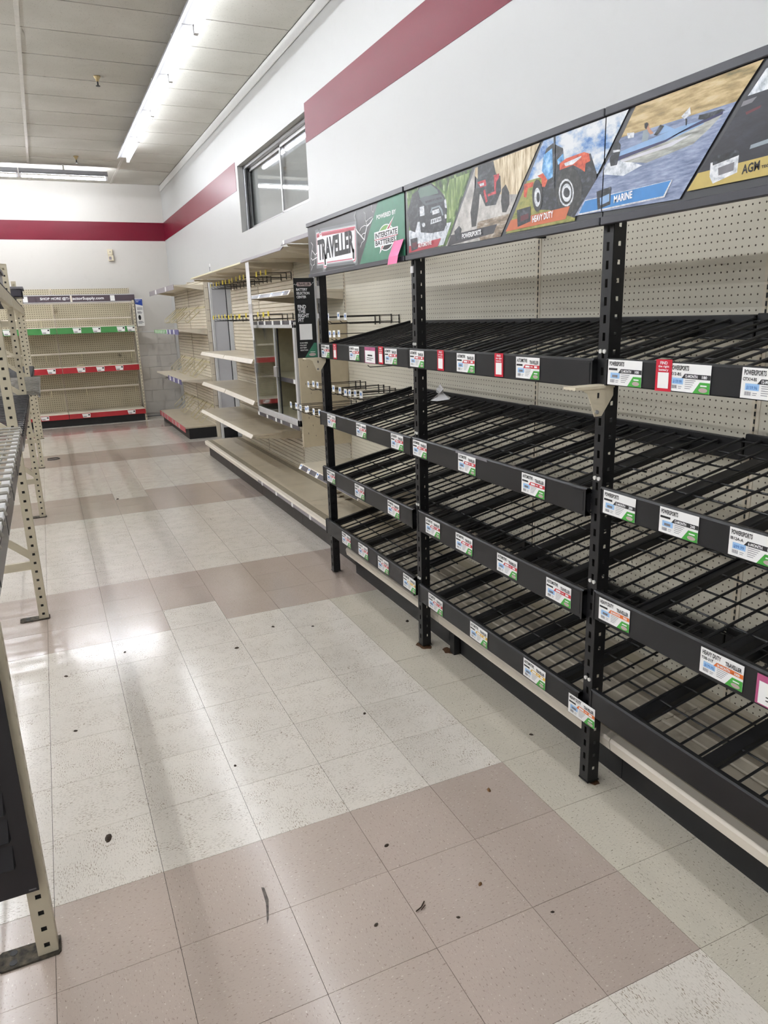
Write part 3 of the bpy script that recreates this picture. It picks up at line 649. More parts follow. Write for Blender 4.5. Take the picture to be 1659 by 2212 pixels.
# wire arms of the slatted shelving
def make_arm(L):
    r = empty('wire_arm', (0, 0, 0))
    MB().tube([(0, 0, 0), (-L, 0, -.0), (-L*1.06, 0, -.035), (-L*.96, 0, -.07), (0, 0, -.07)], .005, 6).build('loop', 'cream_wire', r)
    MB().tube([(-L*.35, 0, 0), (-L*.35, 0, -.07)], .004, 5).tube([(-.02, 0, 0), (-.02, 0, -.07)], .004, 5).build('cross_wire', 'cream_wire', r)
    return r
am = make_arm(.36); fst = True
for z, ys, lab in ((1.83, [8.95, 9.9, 10.15, 10.4, 10.65, 10.85], 'upper'), (1.08, [8.75, 9.0, 9.6, 9.85, 10.5, 10.7], 'middle'), (.46, [8.6, 9.0, 9.25, 9.95, 10.15, 10.75], 'lower')):
    for n, y in enumerate(ys):
        o = am if fst else copy_tree(am); fst = False
        o.location = (XQ-.003, y, z); tag(o, '%s cream wire arm from the doorway, %s row on the slatted shelving' % (ORD[n], lab), 'wire arm', lab+' row of wire arms')
        if lab == 'upper' and n == 0: o.rotation_euler = (0, -.5, .7); o['label'] = 'twisted cream wire arm hanging askew nearest the doorway, upper row'
for z in (1.79, 1.04, .42): MB().box(XQ-.012, XQ-.001, QY0+.03, QY1-.03, z, z+.025).build('arm_rail', 'cream_wire', gs)

# ================================================================== SHELVING AGAINST THE BACK WALL
BX = [-1.104, 0.115, 1.334]; BYP = 11.60
gb = empty('back_shelving', (0.1, 11.4, 0)); tag(gb, 'perforated cream shelving with green and red label strips against the back wall', 'shelving')
for a, b in zip(BX[:-1], BX[1:]): MB().box(a+.012, b-.012, BYP, BYP+.012, .17, 2.20).build('peg_panel', 'pegboard_back', gb)
for x in BX:
    u = MB().box(x-.015, x+.015, BYP-.004, BYP+.04, 0, 2.21).build('upright', 'cream_metal', gb); MB().box(x-.004, x+.004, BYP-.006, BYP-.004, .2, 2.19).build('slot_row', 'slot_strip', u)
# tan side frame at the right end
po = MB().box(1.318, 1.348, 11.12, 11.16, 0, 1.99).build('end_post', 'tan_metal', gb)
for k in range(38): MB().box(1.328, 1.338, 11.1185, 11.1195, .05+.0508*k, .065+.0508*k).build('post_hole', 'ink', po)
def b_shelf(z, yf, stripm, tags, h, name='shelf', zl=None):
    for n, (a, b) in enumerate(zip(BX[:-1], BX[1:])):
        s_ = MB().box(a+.004, b-.004, yf, BYP-.004, z-.02, z).build(name, 'cream_metal', gb)
        if stripm: MB().box(a+.004, b-.004, yf-.005, yf, z-h, z-.004).build('label_strip', stripm, s_)
        if stripm: MB().box(a+.004, b-.004, yf-.007, yf, z-.004, z+.01).build('lip', 'cream_light', s_)
        for x in tags:
            if a < x < b:
                t = MB().prism([(x-.065, z-.012), (x+.065, z-.012), (x+.06, z-h+.01), (x-.05, z-h+.01)], lambda p, q, hh: (p, hh, q), yf-.0075, yf-.005).build('price_tag', 'paper', s_)
                MB().box(x+.03, x+.055, yf-.009, yf-.0075, z-.045, z-.022).build('tag_mark', 'ink', t); MB().box(x-.045, x+.005, yf-.009, yf-.0075, z-h+.018, z-h+.034).build('tag_print', 'fine_print', t)
b_shelf(1.585, 11.19, 'strip_green', (-.6, -.05, .42, .72, 1.1, 1.26), .10)
b_shelf(.95, 11.19, 'strip_red', (-.05, .4, .7, 1.0), .095)
b_shelf(.205, 11.09, 'strip_red', (-.25, .38, 1.1), .085, 'base_deck')
MB().box(BX[0], BX[2], 11.13, 11.15, 0, .125).build('kick_plate', 'black_kick', gb)
for z in (1.72, 1.165, .585):
    MB().box(BX[0], BX[2]-.02, 11.47, 11.49, z-.012, z+.012).build('fence_rail', 'cream_light', gb)
    for x in (-.1, .45, 1.25): MB().tube([(x, 11.48, z), (x, 11.46, z-.06), (x, 11.46, z-.12)], .005, 5).build('rail_hook', 'cream_wire', gb)
for x in (.35, .85): MB().tube([(x, 11.3, .965), (x+.05, 11.35, .975), (x+.12, 11.4, .97)], .008, 5).build('loose_bracket', 'cream_wire', gb)
MB().box(BX[0], BX[2]-.01, 11.29, 11.31, 1.95, 1.975).build('header_rail', 'cream_light', gb)
for x in BX: MB().prism([(11.29, 1.955), (BYP, 1.93), (BYP, 1.80)], lambda p, q, h: (h, p, q), x-.004, x+.004).build('header_bracket', 'cream_metal', gb)
hd = empty('header_sign', (.5, 11.28, 1.985)); tag(hd, 'plum shelf header strip reading shop more, above the back wall shelving', 'sign')
MB().box(-.55, 1.385, 11.279, 11.284, 1.985, 2.085).build('panel', 'header_plum', hd)
MB().box(-.56, 1.39, 11.276, 11.29, 2.085, 2.10).build('top_edge', 'alu_pale', hd)
MB().box(-.56, 1.39, 11.276, 11.29, 1.974, 1.985).build('bottom_edge', 'alu_pale', hd)
m = MB(); F = lambda u, v, h: (u, h, v)
add_text(m, 'SHOP MORE @Tr', -.06, .38, 2.01, 2.062, F, 11.278, .02); add_text(m, 'actorSupply.com', .42, .90, 2.003, 2.062, F, 11.278, .02)
m.build('lettering', 'white_print', hd)
MB().box(.385, .415, 11.276, 11.2785, 1.985, 2.085).build('seam_cover', 'cream_light', hd)
MB().box(1.0, 1.07, 11.277, 11.279, 1.992, 2.078).build('white_patch', 'paper', hd); MB().box(-.31, -.24, 11.277, 11.279, 1.992, 2.078).build('white_patch', 'paper', hd)
# small poster beside it
po = empty('poster', (1.435, 11.25, 1.57)); tag(po, 'white poster with blue top hung at the right end of the back wall shelving', 'poster')
MB().box(1.378, 1.50, 11.25, 11.254, 1.572, 2.018).build('sheet', 'paper', po)
MB().box(1.368, 1.378, 11.248, 11.256, 1.56, 2.03).build('edge_channel', 'ink', po)
m = MB(); flat(m, [(1.38, 2.01), (1.495, 2.01), (1.497, 1.90), (1.38, 1.93)], F, 11.2485); m.build('blue_block', 'poster_blue', po)
m = MB(); add_text(m, 'SPECIALTY', 1.385, 1.48, 1.985, 2.003, F, 11.2475); add_text(m, 'ONLY', 1.392, 1.44, 1.958, 1.976, F, 11.2475); m.build('lettering', 'white_print', po)
m = MB()
for z, a, b in ((1.868, 1.4, 1.49), (1.85, 1.4, 1.49), (1.835, 1.4, 1.49), (1.80, 1.4, 1.46), (1.79, 1.4, 1.48), (1.775, 1.4, 1.47), (1.64, 1.4, 1.47), (1.628, 1.4, 1.49), (1.61, 1.4, 1.46)): flat(m, [(a, z), (b, z), (b, z+.008), (a, z+.008)], F, 11.2485)
m.build('print_lines', 'fine_print', po)
m = MB(); flat(m, [(1.43+.022*math.cos(a*.4), 1.71+.042*math.sin(a*.4)) for a in range(16)], F, 11.2485); m.build('round_mark', 'ink', po)
# small beige alarm box on the back wall
ab = empty('wall_box', (1.125, YB, 2.64)); tag(ab, 'small beige two part alarm box fixed high on the back wall', 'wall box')
MB().box(1.08, 1.165, YB-.04, YB, 2.745, 2.835).build('cover', 'beige_plastic', ab, bevel=.005); b = MB().box(1.085, 1.17, YB-.055, YB, 2.645, 2.74).build('keypad', 'beige_plastic', ab, bevel=.005)
MB().box(1.095, 1.135, YB-.057, YB-.055, 2.665, 2.715).build('display', 'strip_grey', b); MB().box(1.115, 1.13, YB-.042, YB-.04, 2.785, 2.80).build('lamp', 'grey_ink', b)

# ================================================================== BLACK BATTERY RACK
rk = empty('battery_rack', (1.7, 0.4, 0)); tag(rk, 'tall black steel battery rack with empty sloping wire shelves along the right wall', 'rack')
PY = [(2.237, 2.283), (.990, 1.034), (-.248, -.206), (-1.486, -1.444)]
PX = 1.408
def post_mesh(w, d, H, hw, hz, sw, sz, pitch, z0, dz2):
    """channel post: front face (toward -x) and near side face (toward -y) perforated, far side plain"""
    m = MB()
    def rows(first, h):
        v = [0.0]; holes = []
        z = first
        while z+h < H-.01: holes.append(len(v)); v += [z, z+h]; z += pitch
        v.append(H); return v, holes
    v, hs = rows(z0, hz); m.plate((0, 0, 0), (0, 1, 0), (0, 0, 1), [0, (w-hw)/2, (w+hw)/2, w], v, {(1, j) for j in hs})
    v, hs = rows(z0+dz2, sz); m.plate((0, 0, 0), (1, 0, 0), (0, 0, 1), [0, (d-sw)/2, (d+sw)/2, d], v, {(1, j) for j in hs})
    m.plate((0, w, 0), (1, 0, 0), (0, 0, 1), [0, d], [0, H], set())
    return m
pm = post_mesh(.043, .044, 2.06, .011, .024, .011, .013, .0508, .03, .012).mesh('post', 'black_metal')
for n, (a, b) in enumerate(PY):
    o = inst('post', pm, (PX, a, .012), rk); md = o.modifiers.new('thick', 'SOLIDIFY'); md.thickness = .0025; md.offset = 0
    MB().box(PX-.003, PX+.047, a-.003, b+.003, .008, .012).build('post_foot', 'black_metal', rk)
    MB().tube([(PX+.02, a+.02, 0), (PX+.02, a+.02, .012)], .014, 8).build('leveller', 'rust' if n in (1,) else 'black_metal', rk)
BEAM = {1: [(1.378, 1.463), (1.378, 1.463), (1.392, 1.467)], 2: [(.972, 1.056), (.972, 1.060), (.998, 1.078)], 3: [(.615, .708), (.618, .718), (.640, .735)], 4: [(.268, .362), (.258, .345), (.292, .385)]}
BSPAN = {1: [(1.040, 2.288), (-.205, 1.036), (-1.44, -.262)], 2: [(1.040, 2.288), (-.200, 1.032), (-1.44, -.262)], 3: [(1.036, 2.288), (-.205, .984), (-1.44, -.255)], 4: [(1.036, 2.288), (-.205, .984), (-1.44, -.262)]}
XB = 1.388
def beam_mesh(L, H):
    m = MB()
    prof = [(0, 0), (0, H-.006), (.004, H), (.016, H), (.018, H-.012), (.03, H-.014), (.03, H-.018), (.014, H-.016), (.003, H-.02), (.003, .018), (.014, .006), (.018, -.002), (.004, -.003)]
    m.prism(prof, lambda p, q, h: (p, h, q), -L/2, L/2); return m
GB = [(-1.50, -.282), (-.282, .937), (.937, 2.156)]         # back beams sit in the slots of the wall shelving uprights
def deck_mesh(L):
    m = MB()                                               # long wires run front to back, thinner ones underneath across
    n = int(L/.0655)
    for k in range(n+1):
        y = -L/2+.02+k*(L-.04)/n; m.tube([(0, y, 0.004), (.555, y, .118), (.572, y, .106)], .0041, 6)
    for k in range(6):
        x = .012+k*.107; m.tube([(x, -L/2+.01, x*.2054-.003), (x, L/2-.01, x*.2054-.003)], .0032, 6)
    return m
dm = {}
for lv in (1, 2, 3, 4):
    for by in range(3):
        z0, z1 = BEAM[lv][by]; a, b = BSPAN[lv][by]; L = b-a
        o = inst('front_beam', beam_mesh(L, z1-z0).mesh('front_beam', 'black_beam'), (XB, (a+b)/2, z0), rk)
        for yy in (a+.004, b-.004): MB().box(XB-.002, XB+.02, yy-.004, yy+.004, z0-.004, z1-.004).build('end_plate', 'black_metal', o)
        if lv > 1 or by < 2:
            e = a+.06
            MB().box(XB-.0012, XB-.0002, a+.012, a+.075, z0+.012, z1-.012).build('cover_plate', 'black_metal', o)
        ga0, gb0 = max(GB[2-by][0], -1.44)+.004, GB[2-by][1]-.004
        zb = z1+.112
        bb = MB().box(1.975, 1.993, ga0, gb0, zb-.075, zb).build('back_beam', 'black_beam', rk, bevel=.003)
        MB().box(1.993, 2.012, gb0-.012, gb0, zb-.07, zb-.006).build('slot_hook', 'black_metal', bb); MB().box(1.993, 2.012, ga0, ga0+.012, zb-.07, zb-.006).build('slot_hook', 'black_metal', bb)
        ya, yb = max(a, PY[by+1][1]+.004), min(b, PY[by][0]-.004) if by else 2.225
        key = round(yb-ya, 3)
        if key not in dm: dm[key] = deck_mesh(key).mesh('wire_deck', 'black_metal')
        dk = inst('wire_deck', dm[key], (XB+.03, (ya+yb)/2, z1-.022), rk)
        for k in range(4):
            y = ya+(k+.5+(.06 if by == 1 else -.03))*(yb-ya)/4
            flush = (lv+by+k) % 4 == 0
            zz = .006 if flush else -.012
            MB().add([(XB+.03, y-.022, z1-.026+zz), (1.985, y-.022, z1+.088+zz), (1.985, y+.022, z1+.088+zz), (XB+.03, y+.022, z1-.026+zz),
                      (XB+.03, y-.022, z1-.052+zz), (1.985, y-.022, z1+.062+zz), (1.985, y+.022, z1+.062+zz), (XB+.03, y+.022, z1-.052+zz)],
                     [(0, 1, 2, 3), (4, 7, 6, 5), (0, 4, 5, 1), (2, 6, 7, 3), (0, 3, 7, 4), (1, 5, 6, 2)]).build('support_bar', 'black_beam', dk)
        if by == 0:
            MB().add([(XB+.03, 2.20, z1-.004), (1.985, 2.20, z1+.112), (1.985, 2.222, z1+.112), (XB+.03, 2.222, z1-.004), (XB+.03, 2.20, z1-.04), (1.985, 2.20, z1+.07), (1.985, 2.222, z1+.07), (XB+.03, 2.222, z1-.04)],
                     [(0, 1, 2, 3), (4, 7, 6, 5), (0, 4, 5, 1), (2, 6, 7, 3), (0, 3, 7, 4), (1, 5, 6, 2)]).build('side_rail', 'black_beam', rk)
        # rivets on the post above each beam
        if by > 0:
            pa, pb = PY[by]
            for q in (.012, .03): MB().tube([(PX-.006, pa+q, z1+.018), (PX, pa+q, z1+.018)], .0065, 8).build('rivet', 'bolt_white', rk)
MB().box(XB-.0015, XB-.0002, .38, .62, 1.048, 1.058).build('bare_patch', 'grey_ink', rk)
# white clips on the posts
for y, z in ((2.26, 1.62), (1.01, 1.80)): MB().box(PX-.008, PX-.002, y-.004, y+.02, z-.014, z+.014).build('clip', 'plastic_white', rk)
# ------------------------------------------------ cream gusset brackets hung on the posts
def gusset(loc, sc, label):
    r = empty('gusset_bracket', loc); x, y, z = loc
    tag(r, label, 'bracket')
    MB().prism([(-.055*sc, .0), (.085*sc, .0), (.085*sc, -.03*sc), (.04*sc, -.095*sc), (.01*sc, -.095*sc), (-.02*sc, -.02*sc)], lambda p, q, h: (x+p, y+h, z+q), 0, .003).build('plate', 'beige_plastic', r, bevel=.001)
    MB().box(x-.075*sc, x+.085*sc, y-.004, y+.05, z-.004, z+.004).build('flange', 'beige_plastic', r)
    MB().box(x+.018*sc, x+.025*sc, y-.001, y, z-.035*sc, z-.018*sc).build('slot', 'ink', r)
    MB().tube([(x+.018*sc, y-.004, z-.08*sc), (x+.018*sc, y, z-.08*sc)], .006, 8).build('screw', 'chrome', r)
gusset((1.345, -.262, 1.384), .92, 'cream metal gusset bracket hung on the black post nearest the viewer')
gusset((1.352, 2.222, 1.376), .8, 'cream metal gusset bracket under the black battery selection sign')

# ------------------------------------------------ header signs above the rack
SH = .285
def sign_frame(yl, wd, label):
    r = empty('header_sign', (1.39, yl-wd/2, 1.85)); tag(r, label, 'sign')
    MB().box(1.386, 1.392, yl-wd, yl, 1.85, 1.85+SH).build('panel', 'sign_black', r)
    MB().box(1.376, 1.400, yl-wd, yl, 1.85+SH-.016, 1.85+SH+.006).build('top_rail', 'sign_frame', r, bevel=.002)
    MB().box(1.376, 1.400, yl-wd, yl, 1.85-.012, 1.85+.010).build('bottom_rail', 'sign_frame', r, bevel=.002)
    for a in (.06, wd-.08): MB().box(1.392, 1.408, yl-a-.03, yl-a, 1.87, 2.1).build('mount', 'black_metal', r)
    MB().prism([(1.392, 1.985), (2.01, 1.985), (2.01, 1.922), (1.392, 1.935)], lambda p, q, h: (p, h, q), {2.325: 2.11, 1.03: .875, -.224: -.31}[yl], {2.325: 2.125, 1.03: .89, -.224: -.295}[yl]).build('support_arm', 'black_metal', r)
    return r
SX = 1.386
def FS(yl): return lambda u, v, h: (SX-h, yl-u, 1.85+v)
F1 = FS(2.325)
s1 = sign_frame(2.325, 1.282, 'dark battery header sign with lightning logo and green corner, left end of the rack')
m = MB(); flat(m, [(1.006, SH-.017), (1.28, SH-.017), (1.28, .011), (.762, .011)], F1, .0006); m.build('green_panel', 'green_panel', s1)
# badge: glow, rim, plate, letters
BD = [(.150, .062), (.157, .214), (.205, .214), (.206, .206), (.235, .206), (.236, .213), (.715, .190), (.72, .180), (.712, .050), (.70, .036), (.675, .036), (.668, .048), (.30, .058), (.292, .036), (.255, .036), (.247, .060)]
def grow(pts, k):
    cx = sum(p for p, q in pts)/len(pts); cy = sum(q for p, q in pts)/len(pts)
    return [(p+k*(1 if p > cx else -1), q+k*(1 if q > cy else -1)) for p, q in pts]
t_ = NT('sign_glow'); t_.base(lin('#6d7072')); t_.b.inputs['Roughness'].default_value = .4
t_ = NT('sign_glow2'); t_.base(lin('#a9abad')); t_.b.inputs['Roughness'].default_value = .4
for k, mm, h in ((.028, 'sign_glow', .0006), (.014, 'sign_glow2', .0009), (.008, 'white_print', .0012), (.005, 'logo_rim', .0015), (.0, 'white_print', .0018)):
    m = MB(); flat(m, grow(BD, k), F1, h); m.build('badge', mm, s1)
m = MB(); flat(m, [(.24, .212), (.712, .190), (.712, .178), (.24, .198)], F1, .0021); flat(m, [(.158, .213), (.20, .213), (.20, .198), (.158, .198)], F1, .0021); m.build('badge_stripe', 'logo_red', s1)
m = MB(); add_text(m, 'TRAVELLER', .162, .70, .074, .184, F1, .0024, .045); flat(m, [(.262, .044), (.283, .044), (.283, .10), (.262, .10)], F1, .0024); flat(m, [(.678, .044), (.70, .044), (.70, .09), (.678, .09)], F1, .0024); m.build('lettering', 'ink_text', s1)
def bolt(m, pts, wd, h):
    for (a, b), (c, d) in zip(pts[:-1], pts[1:]):
        L = math.hypot(c-a, d-b) or 1; nx, ny = -(d-b)/L*wd, (c-a)/L*wd
        flat(m, [(a+nx, b+ny), (a-nx, b-ny), (c-nx*.6, d-ny*.6), (c+nx*.6, d+ny*.6)], F1, h)
m = MB()
bolt(m, [(.722, .19), (.746, .169), (.79, .145), (.834, .119), (.85, .15), (.873, .179), (.91, .188), (.945, .205)], .0045, .0012)
bolt(m, [(.873, .179), (.84, .185), (.80, .18), (.775, .165)], .002, .0012); bolt(m, [(.873, .179), (.86, .20), (.852, .212), (.86, .235), (.83, .249)], .002, .0012)
bolt(m, [(.86, .20), (.90, .209), (.94, .212)], .0018, .0012); bolt(m, [(.834, .119), (.80, .11), (.78, .09)], .002, .0012); bolt(m, [(.85, .15), (.82, .15), (.79, .14)], .002, .0012)
bolt(m, [(.93, .268), (.935, .24), (.95, .23), (.965, .25)], .0015, .0012); bolt(m, [(.725, .19), (.73, .22), (.72, .245), (.735, .262)], .003, .0012)
bolt(m, [(.15, .12), (.11, .11), (.06, .14), (.035, .10), (.06, .085), (.10, .09), (.15, .095)], .003, .0012); bolt(m, [(.06, .14), (.08, .165), (.05, .185)], .002, .0012); bolt(m, [(.035, .10), (.025, .07), (.05, .05), (.03, .03)], .002, .0012); bolt(m, [(.11, .11), (.09, .06), (.06, .055)], .002, .0012)
m.build('lightning', 'white_print', s1)
m = MB(); add_text(m, 'POWERED BY', .985, 1.196, .193, .213, F1, .0012, .03); m.build('lettering', 'white_print', s1)
def ell(cx, cy, rx, ry, a0=0, a1=6.2832, n=24): return [(cx+rx*math.cos(a0+(a1-a0)*k/n), cy+ry*math.sin(a0+(a1-a0)*k/n)) for k in range(n+1)]
m = MB(); flat(m, ell(1.083, .106, .092, .058), F1, .0009); m.build('logo_ring', 'white_print', s1)
m = MB(); flat(m, ell(1.083, .106, .085, .053, 0, 3.1416), F1, .0012); m.build('logo_top', 'green_bright', s1)
m = MB(); flat(m, ell(1.083, .106, .085, .053, 3.1416, 6.2832), F1, .0012); m.build('logo_bottom', 'ink', s1)
m = MB(); flat(m, [(1.175, .188), (1.01, .100), (1.03, .085), (1.008, .040), (1.13, .112), (1.12, .130)], F1, .0014); m.build('logo_bolt_edge', 'white_print', s1)
m = MB(); flat(m, [(1.165, .178), (1.03, .102), (1.05, .085), (1.022, .052), (1.12, .110), (1.11, .130)], F1, .0016); m.build('logo_bolt', 'logo_red', s1)
m = MB(); flat(m, [(.955, .140), (1.215, .140), (1.21, .104), (1.196, .104), (1.192, .072), (.955, .072)], F1, .0018); m.build('logo_plate', 'white_print', s1)
m = MB(); add_text(m, 'INTERSTATE', .965, 1.205, .110, .134, F1, .0021, .03, slope=0); add_text(m, 'BATTERIES', .967, 1.187, .078, .101, F1, .0021, .03); m.build('lettering', 'ink_text', s1)
m = MB(); flat(m, [(.955, .107), (1.212, .107), (1.212, .1035), (.955, .1035)], F1, .0021); m.build('logo_rule', 'logo_red', s1)
# sticky note
m = MB(); N = []
for i in range(5):
    for k in range(7):
        u = 1.175+.107*i/4-.020*k/6; v = .080-.098*k/6
        N.append((SX-.004-.016*min(1, k/4)-.004*(i/4)**2, 2.325-(u-.022*(k/6)), 1.85+v))
m.add(N, [(i*7+k, i*7+k+1, (i+1)*7+k+1, (i+1)*7+k) for i in range(4) for k in range(6)])
tag(m.build('sticky_note', 'sticky_pink', thick=.0004), 'bright pink sticky note stuck on the green corner of the lightning header sign', 'note')

